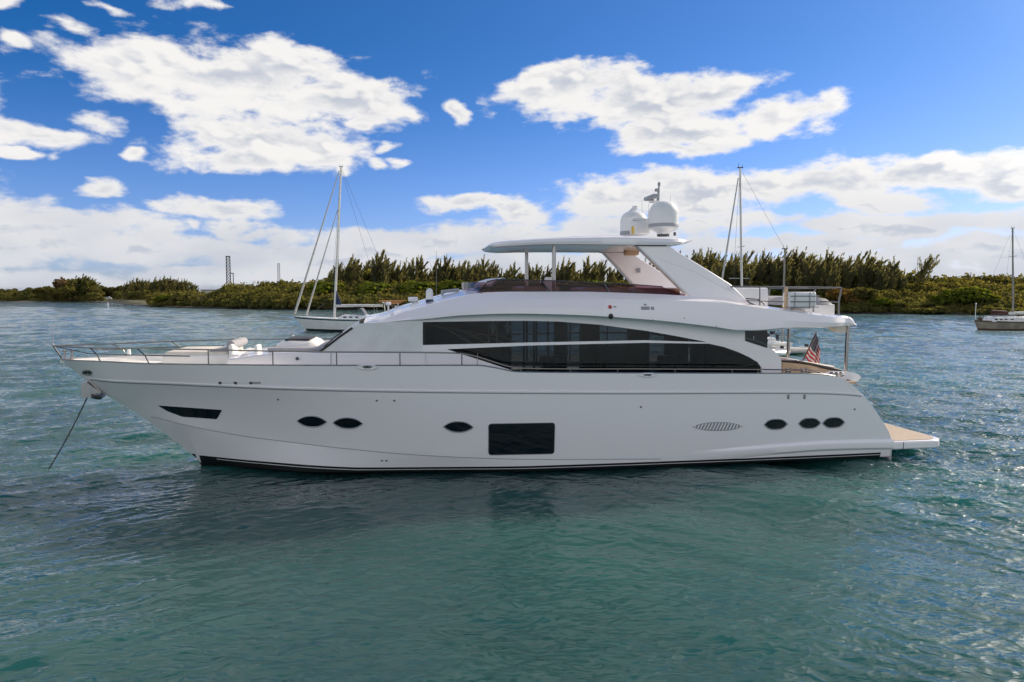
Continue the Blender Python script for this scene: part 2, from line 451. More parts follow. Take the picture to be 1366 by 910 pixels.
b_chi = table([d_c, d_c + .8, d_c + 2, 6.2, 8.2, 10.5, 14, 18, 22, 25, 28], [0, .42, .95, 1.55, 2.13, 2.54, 2.80, 2.86, 2.87, 2.84, 2.77])
b_wat = table([d_w, d_w + .8, d_w + 2.2, d_w + 4, 11, 14, 18, 22, 28], [0, .45, 1.17, 1.90, 2.38, 2.73, 2.81, 2.82, 2.72])
SHEER = [(80, 480), (133, 483), (200, 486), (300, 487.5), (450, 488.5), (560, 488.5), (640, 488.5), (660, 491.5), (690, 497), (720, 497.5), (1000, 499), (1085, 499.5),
         (1105, 501), (1120, 504.5), (1135, 512), (1150, 525), (1165, 543), (1178, 563), (1187, 578), (1191, 590)]
z_sheer, us_sh = traced(SHEER, b_sheer)
z_knu, us_k = traced([(110, 504), (140, 508), (200, 511), (260, 513.5), (400, 519), (550, 522), (700, 523.5), (850, 524), (1000, 523.5), (1090, 524), (1135, 526), (1160, 529)], b_knu)
z_chi, us_c = traced([(182, 551), (210, 558), (247, 567), (296, 577), (340, 584), (400, 591.5), (470, 599.5), (540, 606), (610, 610), (682, 612.5), (860, 612.5), (1000, 611), (1100, 605), (1195, 600)], b_chi)
UE = us_sh[-1]; US = UB

def hull_lines(u):
    """bottom-to-top list of (z, half breadth) on the hull at station u"""
    zt = z_sheer(u); zs = min(z_stem(u), zt)
    d = u - UB
    L = [(zs, 0.0)]
    if d > d_w + .05: L.append((-.05, b_wat(u)))
    if d > d_c + .05: L.append((z_chi(u), b_chi(u)))
    if d > d_k + .03: L.append((z_knu(u), b_knu(u)))
    if z_sheer(min(u, PX(1085, 499, -2.9)[0])) > L[-1][0] + .02: L.append((z_sheer(min(u, PX(1085, 499, -2.9)[0])), b_sheer(u)))
    out = [L[0]]
    for p in L[1:]:
        if p[0] > out[-1][0] + 1e-4: out.append(p)
    return out

def hull_b(u, z):
    L = hull_lines(u); d = u - UB
    if z <= L[0][0]: return 0.0
    for i in range(len(L) - 1):
        if z <= L[i + 1][0]:
            s = (z - L[i][0]) / (L[i + 1][0] - L[i][0])
            b = L[i][1] + (L[i + 1][1] - L[i][1]) * s
            if d > d_c and i > 0 and abs(L[i + 1][0] - z_knu(u)) < 1e-6:
                k = .02 - .16 * max(0, 1 - d / 11) if d > d_c else 0
                b += k * 4 * s * (1 - s) * min(1, (d - d_c) / 2 if d > d_c else 0)
            return max(b, 0)
    return L[-1][1]

def on_hull(px, py, off=0.0):
    b = 2.5
    for _ in range(40):
        u, z = PX(px, py, -b); b = b * .4 + .6 * (hull_b(u, z) + off)
    return (u, -b, z)

NS = 150
stations = [UB + (UE - UB) * (k / NS) ** 1.0 for k in range(NS + 1)]
stations = sorted(set([UB + .02 * k for k in range(1, 12)] + stations + list(np.linspace(PX(1085, 500, -2.9)[0], UE, 40))))
rows = []
for u in stations:
    zt = z_sheer(u); zs = min(z_stem(u), zt); cl = lambda z: min(max(z, zs), zt)
    zw, zc, zk = cl(-.05), cl(z_chi(u) if u > us_c[0] else zs), cl(z_knu(u) if u > us_k[0] else zs)
    zz = [zs, (zs + zw) / 2, zw] + [zw + (zc - zw) * t for t in (.33, .66, 1)] + [zc + (zk - zc) * k / 8 for k in range(1, 9)] + [zk + (zt - zk) * k / 4 for k in range(1, 5)]
    rows.append([(u, -hull_b(u, z), z) for z in zz])
hb = MB(); hb.grid(rows); hb.mirror()
# quarter and transom: joins the curved stern edge of both sides
tr = []
for u in stations:
    if u >= PX(1095, 500, -2.9)[0]:
        b = hull_b(u, z_sheer(u)); z = z_sheer(u)
        tr.append([(u + .10 * (1 - t * t), b * t, z) for t in np.linspace(-1, 1, 15)])
zlast = z_sheer(UE)
tr.append([(UE + .10 * (1 - t * t), hull_b(UE, zlast) * t, -.6) for t in np.linspace(-1, 1, 15)])
hb.grid(tr)
hull = hb.build('hull', M['gelcoat'], yacht, smooth=9)

def hull_strip(zlo, zhi, u0, u1, off, n=140, both=True):
    mb = MB(); rr = []
    for k in range(n + 1):
        u = u0 + (u1 - u0) * k / n; a, b = zlo(u), zhi(u)
        zs = z_stem(u); a = max(a, zs); b = max(b, zs + .001)
        rr.append([(u, -(hull_b(u, z) + off), z) for z in ((-.30, -.05, b * .5 - .025, b) if a < -.04 else (a, a + (b - a) * .33, a + (b - a) * .66, b))])
    mb.grid(rr)
    return mb

z_boot_, us_b = traced([(255, 605), (275, 607.8), (300, 610.5), (330, 613.6), (400, 619.5), (470, 623.5), (540, 625.5), (580, 626), (700, 626), (850, 623), (1000, 618), (1175, 609)], lambda u: hull_b(u, .15))
z_boot = lambda u: max(z_boot_(u), .10)
hull_strip(lambda u: -.049, z_boot, us_b[0] + .03, us_b[-1], .009).pair('boot_stripe', M['black_paint'], hull)
z_pin = lambda u: z_boot(u) - .062
hull_strip(lambda u: z_pin(u) - .017, z_pin, us_b[0] + .9, us_b[-1], .014).pair('pinstripe', M['white_stripe'], hull)
# raised rub rail along the knuckle
mb = MB(); rr = []
for k in range(141):
    u = us_k[0] + .06 + (us_k[-1] - .3 - us_k[0]) * k / 140; z = z_knu(u); q = min(1, (k + 1) / 8)
    rr.append([(u, -(hull_b(u, z + dz) + o * q), z + dz) for dz, o in ((.04, .001), (.034, .022), (.008, .024), (-.014, .018), (-.022, .001))])
mb.grid(rr).pair('rub_rail', M['gelcoat'], hull, smooth=25)
mb = MB(); rr = []
for k in range(141):
    u = us_k[0] + .3 + (us_k[-1] - .6 - us_k[0]) * k / 140; z = z_knu(u)
    rr.append([(u, -(hull_b(u, z + dz) + .004), z + dz) for dz in (-.02, -.05)])
mb.grid(rr).pair('rub_rail_groove_shade', M['grey'], hull, smooth=25)  # grey strip painting the groove's shadow line under the rub rail
mb = MB(); rr = []
for k in range(121):
    u = us_c[0] + .5 + (us_c[-4] - us_c[0]) * k / 120; z = z_chi(u)
    rr.append([(u, -(hull_b(u, z + dz) + .004), z + dz) for dz in (.012, -.010)])
mb.grid(rr).pair('chine_shade_line', M['grey'], hull, smooth=25)  # grey strip painted in for the dark shade of the chine crease
# spray strake over the stern quarter
z_str, us_s = traced([(915, 605.5), (960, 602), (1000, 598), (1050, 593.5), (1100, 590), (1150, 588.5), (1192, 588)], lambda u: hull_b(u, .9))
mb = MB(); rr = []
for k in range(61):
    u = us_s[0] + (us_s[-1] - us_s[0]) * k / 60; z = z_str(u); q = min(1, k / 25)
    rr.append([(u, -(hull_b(u, z + dz) + o * q), z + dz) for dz, o in ((.05, 0.0), (.0, .05), (-.06, .07), (-.22, .06), (-.30, .0))])
mb.grid(rr).pair('spray_strake', M['gelcoat'], hull, smooth=30)
# dark steel cap along the bulwark
cap = MB()
ucap = PX(1112, 502, -2.9)[0]
us_cap = [u for u in stations if UB + .02 < u < ucap]
path = [(u, -b_sheer(u) + .02, z_sheer(u) + .012) for u in us_cap]
cap.tube(path, .024, 6).pair('bulwark_cap', M['steel_dark'], hull)

def hull_patch(pts, off, px_rings=(1, .66, .33)):
    cx = sum(p[0] for p in pts) / len(pts); cy = sum(p[1] for p in pts) / len(pts); n = len(pts)
    mb = MB(); rings = [[on_hull(cx + (x - cx) * s, cy + (y - cy) * s, off) for (x, y) in pts] for s in px_rings]
    edge = [on_hull(x, y, -.01) for (x, y) in pts]
    mb.grid([edge] + rings, closed=True)
    c = on_hull(cx, cy, off); b = len(mb.v); mb.add(rings[-1] + [c], [(i, (i + 1) % n, n) for i in range(n)])
    return mb
def hull_ring(pts, r, off=.004):
    return MB().tube([on_hull(x, y, off) for (x, y) in pts] + [on_hull(*pts[0], off), on_hull(*pts[1], off)], r, 6, caps=False)
def eye(cx, cy, rx, ry, n=14, pw=2.0, tilt=0):
    p = [(cx + rx * t, cy - ry * (1 - abs(t) ** pw) + tilt * t) for t in np.linspace(-1, 1, n, endpoint=False)]
    return p + [(cx + rx * t, cy + ry * (1 - abs(t) ** pw) + tilt * t) for t in np.linspace(1, -1, n, endpoint=False)]
for (cx, cy, rx, ry, pw, ti) in ((416, 562.5, 19, 6.5, 2.4, 0.6), (464, 564.7, 19, 6.5, 2.4, .6), (611.5, 569.7, 19, 6.5, 2.4, .3),
                             (1035, 566.2, 14.5, 6.2, 3.0, -.4), (1080, 564.8, 13.8, 6.2, 3.0, -.5), (1112, 564, 13.8, 6.2, 3.0, -.6)):
    pl = hull_patch(eye(cx, cy, rx, ry, pw=pw, tilt=ti), .006).build('porthole', M['glass_hull'], yacht)
    hull_ring(eye(cx, cy, rx + 1.0, ry + .8, pw=pw, tilt=ti), .016).build('frame', M['grey'], pl)
def rrect(pts, r=3.0, n=4):
    out = []
    m = len(pts)
    for i in range(m):
        p0, p, p1 = Vector(pts[i - 1]), Vector(pts[i]), Vector(pts[(i + 1) % m])
        a = p + (p0 - p).normalized() * r; b = p + (p1 - p).normalized() * r
        for k in range(n + 1):
            t = k / n; q = a * (1 - t) ** 2 + p * 2 * t * (1 - t) + b * t * t; out.append((q.x, q.y))
    return out
def densify(pts, step):
    out = []
    for i in range(len(pts)):
        a, b = Vector(pts[i]), Vector(pts[(i + 1) % len(pts)]); k = max(1, int((b - a).length / step))
        out += [tuple(a.lerp(b, j / k)) for j in range(k)]
    return out
bigw = densify(rrect([(652, 565.8), (740, 564.3), (739, 605.3), (652, 607)], 4), 8)
w = hull_patch(bigw, .008, (1, .8, .6, .4, .2)).build('hull_window', M['glass_hull'], yacht)
hull_ring(bigw, .012).build('frame', M['dark_grey'], w)
boww = densify(rrect([(210, 541), (296, 547), (289, 559.3), (243, 556), (224, 549)], 1.5, 2), 8)
w = hull_patch(boww, .012, (1, .8, .6, .4, .2)).build('bow_window', M['glass_hull'], yacht)
# engine-room vent: oval recess with slanted slats
gr = eye(957.5, 569, 33, 5.4, 16, 2.6, -.3)
g = hull_patch(gr, .006).build('engine_vent', M['grey'], yacht)
sl = MB()
for k in range(15):
    x = 927.5 + k * 4.3; t = (x - 957.5) / 33; hh = 5.0 * (1 - abs(t) ** 2.6)
    if hh > 1.0: sl.tube([on_hull(x - hh * .5, 569 + hh, .014), on_hull(x + hh * .5, 569 - hh, .014)], .017, 5)
sl.build('vent_slats', M['gelcoat'], g)
hull_ring(gr, .012).build('frame', M['grey'], g)
# small through-hull fittings
def fitting(px, py, r, mat, name='skin_fitting'):
    p = on_hull(px, py, 0); MB().lathe([(0, -r * .9), (r * .8, -r * .8), (r, -.006), (r, .03)], p, 10, 'y').build(name, mat, hull)
for (x, y) in ((371, 533), (502.5, 534.5), (526, 534.5), (509.5, 614.5), (515.5, 614.5), (855, 543), (1140, 546)):
    fitting(x, y, .028, M['dark_grey'])
for (x, y) in ((1051.5, 528), (1073, 528)):
    fitting(x, y, .045, M['grey']); fitting(x, y + 3.2, .03, M['dark_grey'])
# three blurred registry marks on the bow flare, shaped as small fittings
for (x, l) in ((292, 15), (312.5, 14), (333, 15)):
    f = hull_patch(densify(rrect([(x, 509.6), (x + l, 509.6), (x + l, 512.2), (x, 512.2)], 1, 2), 3), .008).build('registry_mark', M['dome'] if x < 320 else M['grey'], yacht)
    hull_patch(eye(x + 1.5, 511, 2.6, 1.9, 6), .013).build('lens', M['dark_grey'], f)
# fairleads
def fairlead(px, py, w, h, off=.0):
    o = eye(px, py, w, h, 10, 3.0); mb = MB(); n = len(o)
    mb.tube([on_hull(x, y, .012) for (x, y) in o] + [on_hull(*o[0], .012)], .022, 6, caps=False)
    pl_ = hull_patch(o, .006); mb.add(pl_.v, pl_.f); a = mb.build('fairlead', M['gelcoat'] if off == 0 else M['steel'], yacht)
    hull_patch(eye(px, py, w * .5, h * .55, 8, 3.0), .010).build('fairlead_opening', M['dark_grey'], a)
    for dx in (-3, 3): MB().tube([on_hull(px + dx, py + h * .6, .02), on_hull(px + dx, py - h * .6, .02)], .018, 6).build('cleat_horn', M['steel'], a)
fairlead(490, 489.8, 13.5, 2.9); fairlead(864, 500.4, 12, 2.0); fairlead(116, 497, 6, 3.2, 1)

# deck, bulwark inside
mb = MB(); rr = []
def z_deck(u): return z_sheer(min(u, PX(1085, 500, -2.9)[0])) - (.10 + .38 * min(1, max(0, (u - UB - .5) / 8)))
zlow = z_sheer(PX(800, 498, -3)[0]) - .48
def z_deck2(u): return min(z_deck(u), zlow + max(0, (PX(690, 497, -3)[0] - u)) * .12)
udk = PX(1096, 500, -2.9)[0]
for u in [s for s in stations if s <= udk]:
    b = b_sheer(u); w_ = min(.09, b * .5); zd = z_deck2(u)
    half = [(u, -b, z_sheer(u) - .002), (u, -b + w_, z_sheer(u) - .002), (u, -min(b - w_ - .01, max(.02, hull_b(u, zd) - .06)), zd), (u, -b * .45, zd + .02), (u, 0, zd + .03)]
    rr.append(half + [(x, -y, z) for (x, y, z) in reversed(half[:-1])])
mb.grid(rr).build('deck', M['gelcoat_deck'], yacht, smooth=30)

# ---------------- deckhouse sides
VW = -2.45                                      # house side plane
E_PTS = [(478, 434), (504, 431), (564, 427.2), (620, 421.5), (685, 419.6), (740, 420.4), (780, 422), (816, 424), (871, 428), (913, 432.3), (955, 437.3), (995, 442.2), (1020, 441.5)]
def L2(pts, v): return [PX(x, y, v) for (x, y) in pts]
UP_WIN = [(564, 429.6), (640, 428.4), (700, 428), (745, 429), (800, 433.2), (863, 441.6), (900, 448), (944, 456.6), (860, 454), (700, 457.2), (564, 460.5)]
LO_WIN = [(596, 466), (700, 461.2), (800, 458.7), (860, 457.4), (946, 458.6), (966, 463), (984.5, 469.6), (1000, 476.8), (1011, 483.5), (1016, 491), (1016, 503), (710, 503)]
top = L2(E_PTS[2:], VW)
for i in range(len(top)): top[i] = (top[i][0], top[i][1] + .12)
outline = top + L2([(1025.5, 464), (1032, 467.5), (1037, 472), (1041, 477), (1042.5, 483), (1042.5, 512), (564, 512)], VW)
side = MB().plate([outline, L2(UP_WIN, VW), L2(LO_WIN, VW)], VW, VW + .10)
# the swept buttress behind the windows is boxed out and ends in a dark cockpit side window
side.pair('house_side', M['gelcoat'], yacht, smooth=20)
gl = MB().plate([L2([(560, 426), (700, 424), (800, 429), (880, 440), (955, 455), (1020, 486), (1020, 508), (690, 508), (560, 464)], VW)], VW + .055, VW + .07)
gl.pair('saloon_window', M['glass'], yacht, smooth=0)
gl = MB().plate([L2([(994, 440), (1023.6, 438), (1023.6, 464.5), (994, 455)], VW)], VW + .06, VW - .006)
aw = gl.pair('aft_side_window', M['glass_hull'], yacht, smooth=0)
MB().tube([P3(995, 451.5, VW - .03), P3(1005, 453.5, VW - .03), P3(1023, 460.5, VW - .03)], .022, 6).tube([P3(1005, 453.5, VW - .03), P3(1005, 448.5, VW - .03)], .02, 6).build('handrail', M['steel_dark'], aw)
# window frame line, mullions
for x in (700, 713.5, 741.5, 757, 776):
    u = PX(x, 440, VW)[0]; MB().box((u, VW + .13, (PX(x, 428, VW)[1] + PX(x, 500, VW)[1]) / 2), (.06, .05, PX(x, 424, VW)[1] - PX(x, 503, VW)[1])).pair('window_mullion', M['black'], yacht, smooth=0)
for x in (671, 812, 905):
    u = PX(x, 440, VW)[0]; MB().box((u, VW + .13, (PX(x, 440, VW)[1] + PX(x, 500, VW)[1]) / 2), (.03, .05, PX(x, 436 if x < 900 else 452, VW)[1] - PX(x, 503, VW)[1])).pair('window_mullion', M['black'], yacht, smooth=0)

# forward house panel: narrows towards the windscreen
U0, U1 = PX(428, 468, -1.9)[0], PX(564, 440, VW)[0]
def v_front(u): t = min(1, max(0, (u - U0) / (U1 - U0))); return -(1.85 + .60 * (1 - (1 - t) ** 2))
def PF(px, py):
    v = -2.2
    for _ in range(25): u, z = PX(px, py, v); v = v_front(u)
    return (u, v, z)
SCR = [(428, 468.5), (440, 460), (452, 450.5), (466, 440.5), (480, 431.5)]
def scr_y(x): return float(np.interp(x, [p[0] for p in SCR], [p[1] for p in SCR])) if x < 480 else float(np.interp(x, [480, 504, 564], [431.5, 430.5, 427.0]))
pn = MB(); rr = []
for x in np.linspace(428.2, 564, 30):
    yt = scr_y(x); rr.append([PF(x, yt + (472 - yt) * t) for t in np.linspace(0, 1, 7)])
pn.grid(rr); pn.pair('windscreen_side_cover', M['cover'], yacht, smooth=30)
ws = MB(); rr = []
for (x, y) in densify(SCR, 8)[:-4]:
    if y < 431.5: continue
    p = PF(x, y); rr.append([(p[0] - .12 * (1 - t * t), p[1] * -t, p[2] + .02 * (1 - t * t)) for t in np.linspace(-1, 1, 17)])
ws.grid(rr); ws.build('windscreen', M['cover'], yacht, smooth=40)
MB().tube([PF(x, y) for (x, y) in ((427, 469), (440, 459.5), (452, 450), (470, 437.5))], .035, 6).pair('windscreen_seal', M['black'], yacht)
MB().tube([P3(432, 463, -1.7), P3(446, 450.5, -1.75), P3(457, 443, -1.8)], .02, 6).build('wiper', M['black'], yacht)
# house base below the cover and below the window
bs = MB(); rr = []
for x in np.linspace(300, 566, 40):
    u = PX(x, 470, -2.0)[0]; v = v_front(u) if u > U0 else -1.75 - .10 * max(0, min(1, (u - U0 + 3) / 3))
    zt_ = PX(x, 470.5, v)[1]
    if x < 366: zt_ -= (366 - x) / 66 * .18
    rr.append([(u, v - .05, z_deck2(u)), (u, v - .05, zt_ - .04), (u, v - .02, zt_), (u, v * .5, zt_ + .05), (u, 0, zt_ + .06)])
bs.grid(rr)
f0 = rr[0]; bs.add(f0 + [(f0[0][0], 0, f0[0][2])], [(0, 1, 2, 3, 4, 5)])
bs.pair('coachroof', M['gelcoat'], yacht, smooth=30)
for x in (397, 440, 620, 660):
    p = P3(x, 478, -2.0)
MB().tube([P3(441.5, 471, -2.02), P3(441.5, 486, -2.02)], .012, 6).pair('panel_seam', M['grey'], yacht)
MB().tube([P3(637, 471, VW - .01), P3(637, 488, VW - .01)], .008, 6).pair('panel_seam', M['grey'], yacht)
MB().lathe([(0, -.04), (.045, -.035), (.05, 0)], P3(396.5, 478.5, -1.92), 12, 'y').build('deck_light', M['dark_grey'], yacht)

# ---------------- interior seen through the windows
zi = zlow + .02
ub0, ub1 = PX(566, 450, VW)[0], PX(1008, 470, VW)[0]
MB().box(((ub0 + ub1) / 2, 0, zi - .03), (ub1 - ub0, 4.7, .06)).build('saloon_floor', M['brown_dark'], yacht, smooth=0)
it = MB(); um = PX(700, 450, VW)[0]
it.box(((ub0 + um) / 2, .1, zi + 1.05), (um - ub0, .1, 2.1))
it.box((ub0 + .02, 0, zi + 1.05), (.05, 4.6, 2.1))
it.box((um - .1, 1.2, zi + 1.05), (.12, 2.2, 2.1))
it.build('bulkhead', M['brown_dark'], yacht, smooth=0)
for (x0, x1, h, v) in ((722, 752, .55, 1.6), (800, 835, .95, 1.3), (880, 912, .5, 1.5), (925, 960, 1.35, 1.7)):
    a, b = PX(x0, 470, v)[0], PX(x1, 470, v)[0]; MB().box(((a + b) / 2, v, zi + h / 2), (b - a, .7, h), .06).build('saloon_cabinet', M['brown_dark'], yacht)
for (x0, x1) in ((741, 756), (776, 800), (838, 866), (886, 918)):  # made-up dark panels that block light from the far windows
    a, b = PX(x0, 450, 2.2)[0], PX(x1, 450, 2.2)[0]; MB().box(((a + b) / 2, 2.2, zi + 1.05), (b - a, .04, 2.1)).build('window_light_block', M['brown_dark'], yacht, smooth=0)
for k in range(4):  # added tan tubes imitating warm curved reflections in the window glass
    st = MB(); a = [P3(566 + k * 22 + t * 62, 432 + k * 5 + 26 * t ** 1.6 - 5 * k * t, VW + .95 + k * .15) for t in np.linspace(0, 1, 9)]
    st.tube(a, .035 - .004 * k, 6).build('glass_reflection_curve', M['tan'], yacht)
for x in (652, 663):
    MB().tube([P3(x, 428, VW + .8), P3(x, 462, VW + .8)], .03, 6).build('stair_post', M['tan'], yacht)
for x in (657, 677):
    MB().tube([P3(x, 428, VW + .5), P3(x + 1, 436, VW + .5), P3(x, 445, VW + .5)], [.03, .10, .03], 8).build('curtain_tie', M['cushion'], yacht)

# ---------------- flybridge body
T_PTS = [(485, 432.3), (504, 428.8), (533, 418.5), (565, 409.5), (605, 398.5), (640, 391.8), (677, 389.2), (770, 389.2), (864, 392), (913, 394.5), (960, 400), (994, 404.8), (1052, 412.2), (1108, 420), (1130, 422), (1138, 426.5), (1141, 433)]
M_PTS = [(485, 432.8), (510, 430.0), (540, 425.5), (565, 419), (619, 408), (660, 403), (698, 400.2), (777, 398.6), (860, 399.6), (924, 401.8), (960, 403.5), (994, 408), (1052, 415.5), (1108, 422.5), (1130, 424.3), (1138, 428), (1141, 433.4)]
EE = [(485, 433.5), (504, 431), (564, 427.2), (620, 421.8), (685, 419.8), (740, 420.6), (780, 422), (816, 424.2), (871, 428.2), (913, 432.5), (955, 437.6), (985, 441.5), (1010, 441.5), (1049, 438.6), (1129, 435.2), (1137, 434.8), (1141, 434)]
def wfly(u0):
    return u0
def vtab(pts): return pchip([PX(x, 420, -2.5)[0] for x, _ in pts], [v for _, v in pts])
vT = vtab([(470, 2.02), (540, 2.22), (620, 2.3), (960, 2.32), (1060, 2.35), (1141, 2.0)])
vM = vtab([(470, 2.06), (540, 2.38), (620, 2.6), (960, 2.66), (1060, 2.62), (1110, 2.5), (1141, 2.05)])
vE = vtab([(470, 2.10), (540, 2.46), (620, 2.70), (960, 2.82), (1060, 2.72), (1110, 2.55), (1141, 2.05)])
def tr2(pts, vf):
    us, zs = [], []
    for (x, y) in pts:
        v = 2.4
        for _ in range(15): u, z = PX(x, y, -v); v = vf(u)
        us.append(u); zs.append(z)
    for i in range(1, len(us)): us[i] = max(us[i], us[i - 1] + .004)
    return pchip(us, zs), us
zT, uT = tr2(T_PTS, vT); zM, uM = tr2(M_PTS, vM); zE, uE = tr2(EE, vE)
fa, fb = uT[0], uT[-1]
u_scr = PX(645, 390, -2.3)[0]
fl = MB(); rr = []
for u in sorted(set(list(np.linspace(fa, fb - .3, 110)) + list(np.linspace(fb - .3, fb, 12)))):
    a, b, c = zT(u), min(zM(u), zT(u) - .004), min(zE(u), zM(u) - .008)
    cw = min(1, max(0, (u - u_scr) / .5)); w2 = min(1, max(0, (PX(990, 404, -2.3)[0] - u) / 1.2 + .5)); w3 = min(1, max(0, (fb - u) / .4))
    crown = .16 * (1 - cw) + .02; sink = -(.62 * w2 + .13 * (1 - w2)) * cw * w3
    vt, vm, ve = vT(u), vM(u), vE(u)
    half = [(u, -vt + .12, a + .0), (u, -vt, a), (u, -(vt * .5 + vm * .5), (a + b) / 2 + .004), (u, -vm, b), (u, -(vm * .4 + ve * .6) - .035, b * .45 + c * .55), (u, -ve, c + .03), (u, -ve + .05, c), (u, -VW * -1 if False else -2.0 * min(1, ve / 2.5), c + .10 * w3)]
    inner = [(u, -vt + .16, a + sink + crown * .12), (u, -vt * .5, a + sink + crown * .7), (u, 0, a + sink + crown)]
    ringl = list(reversed(half)) + inner
    full = ringl + [(x, -y, z) for (x, y, z) in reversed(ringl[:-1])]
    rr.append(full)
fl.loft(rr).build('flybridge', M['gelcoat'], yacht, smooth=16)

# flybridge screen: tinted panels on the coaming with posts
SC_T = [(641, 386), (649, 376.5), (662, 373.5), (700, 374), (750, 375.5), (800, 378), (850, 380.5), (884, 383), (914, 393)]
SC_B = [(636, 391), (649, 390), (662, 389.5), (700, 389), (750, 389), (800, 389.8), (850, 391.6), (884, 393), (914, 394.8)]
fs = MB(); rr = []
for (tp, bt) in zip(SC_T, SC_B):
    vb = -vT(PX(bt[0], bt[1], -2.3)[0]) + .05; p, q = P3(*bt, vb), P3(*tp, vb + .08); rr.append([p, ((p[0] + q[0]) / 2, (p[1] + q[1]) / 2 - .01, (p[2] + q[2]) / 2), q])
fs.grid(rr)
fr0 = rr[0]
fs.mirror()
front = [[(p[0] - .55 * (1 - t * t), p[1] * -t, p[2] + .02 * (1 - t * t)) for t in np.linspace(-1, 1, 15)] for p in (rr[1][0], rr[1][1], (rr[1][2][0], rr[1][2][1], rr[1][2][2]))]
fs.grid(front)
scr = fs.build('flybridge_screen', M['glass_purple'], yacht, smooth=40)
po = MB()
for (x0, y0, x1, y1) in ((724, 376, 734, 389.5), (806, 379, 813, 390.5)):
    po.tube([P3(x0, y0, -2.26), P3(x1, y1, -2.28)], .028, 6)
po.tube([P3(x, y - .6, -2.18) for (x, y) in SC_T[1:-1]], .016, 6)
po.pair('screen_frame', M['dark_grey'], scr)
vis = MB(); rr = []
for k, (x, y) in enumerate([(655, 380), (662, 374), (674, 370.5)]):
    p = P3(x, y, -1.9); rr.append([(p[0] - .3 * (1 - t * t), p[1] * -t, p[2]) for t in np.linspace(-1, 1, 13)])
vis.grid(rr + [[(x, y, z - .05) for (x, y, z) in r] for r in reversed(rr)]).build('screen_visor', M['dome'], yacht)
# flybridge seats and helm seen above the coaming
for (x0, x1, y1, v, w_) in ((690, 735, 382, .2, 2.6), (770, 842, 383.5, 0.6, 2.2), (842, 900, 384, -1.2, 1.0)):
    a, b = PX(x0, 390, v)[0], PX(x1, 390, v)[0]; z1 = PX(x0, y1, v)[1]; z0 = zT(a) - .6
    MB().box(((a + b) / 2, v, (z0 + z1) / 2), (b - a, w_, z1 - z0), .08).build('flybridge_seat', M['wood'], yacht)
p = P3(733, 371, -1.0); MB().box((p[0], p[1], p[2] - .22), (.28, .35, .5), .06).build('helm_seat', M['dome'], yacht)

# ---------------- hardtop
hz, hu = zip(*[(PX(x, y, -2.0)[1], PX(x, y, -2.0)[0]) for (x, y) in ((653, 326), (925, 320))])
HT_T = [(653, 326.3), (660, 323), (680, 320.5), (719, 317.5), (770, 315), (830, 314), (890, 316.6), (915, 318.8), (925, 320.2)]
HT_B = [(653, 327.2), (660, 328.6), (680, 327.8), (719, 326), (770, 325.6), (830, 326.2), (890, 326.6), (915, 324), (925, 321)]
hw = vtab([(638, .05), (648, .25), (654, .7), (668, 1.4), (692, 1.9), (740, 2.08), (900, 2.04), (918, 1.9), (928, 1.6)])
def PH(x, y):
    v = 2.
    for _ in range(25): u, z = PX(x, y, -v); v = v * .3 + .7 * hw(u)
    return u, z
tu, tz = zip(*[PH(*p) for p in HT_T]); bu, bz = zip(*[PH(*p) for p in HT_B])
fixm = lambda a: list(np.maximum.accumulate(np.array(a) + np.arange(len(a)) * 1e-3))
zHT, zHB = pchip(fixm(tu), tz), pchip(fixm(bu), bz)
ht = MB(); rr = []
for u in sorted(set(list(np.linspace(min(tu), max(tu), 60)) + list(np.linspace(min(tu), min(tu) + .4, 10)))):
    w_, a, b = hw(u), zHT(u), min(zHB(u), zHT(u) - .004); h = a - b; k = min(1, h / .12)
    half = [(u, 0, b - .03 * k), (u, -w_ * .7, b - .03 * k), (u, -w_ + .14 * k, b - .02 * k), (u, -w_ + .02, b), (u, -w_, b + h * .35), (u, -w_ + .05, b + h * .8), (u, -w_ + .18, a), (u, -w_ * .5, a + .02 * k), (u, 0, a + .03 * k)]
    rr.append(half + [(x, -y, z) for (x, y, z) in reversed(half[1:-1])])
hardtop = ht.loft(rr).build('hardtop', M['gelcoat'], yacht, smooth=35)
# forward posts
for s in (1, -1):
    v = -1.62 * s
    p, q = P3(739, 323, -1.62), P3(739, 383, -1.62)
    du = 0 if s == 1 else -.26; MB().tube([(q[0] + du, v, q[2] - .3), (p[0] + du, v, p[2])], .062, 12).lathe([(.09, 0), (.09, .05)], (p[0] + du, v, p[2] - .1), 12).build('hardtop_post', M['steel'], yacht)
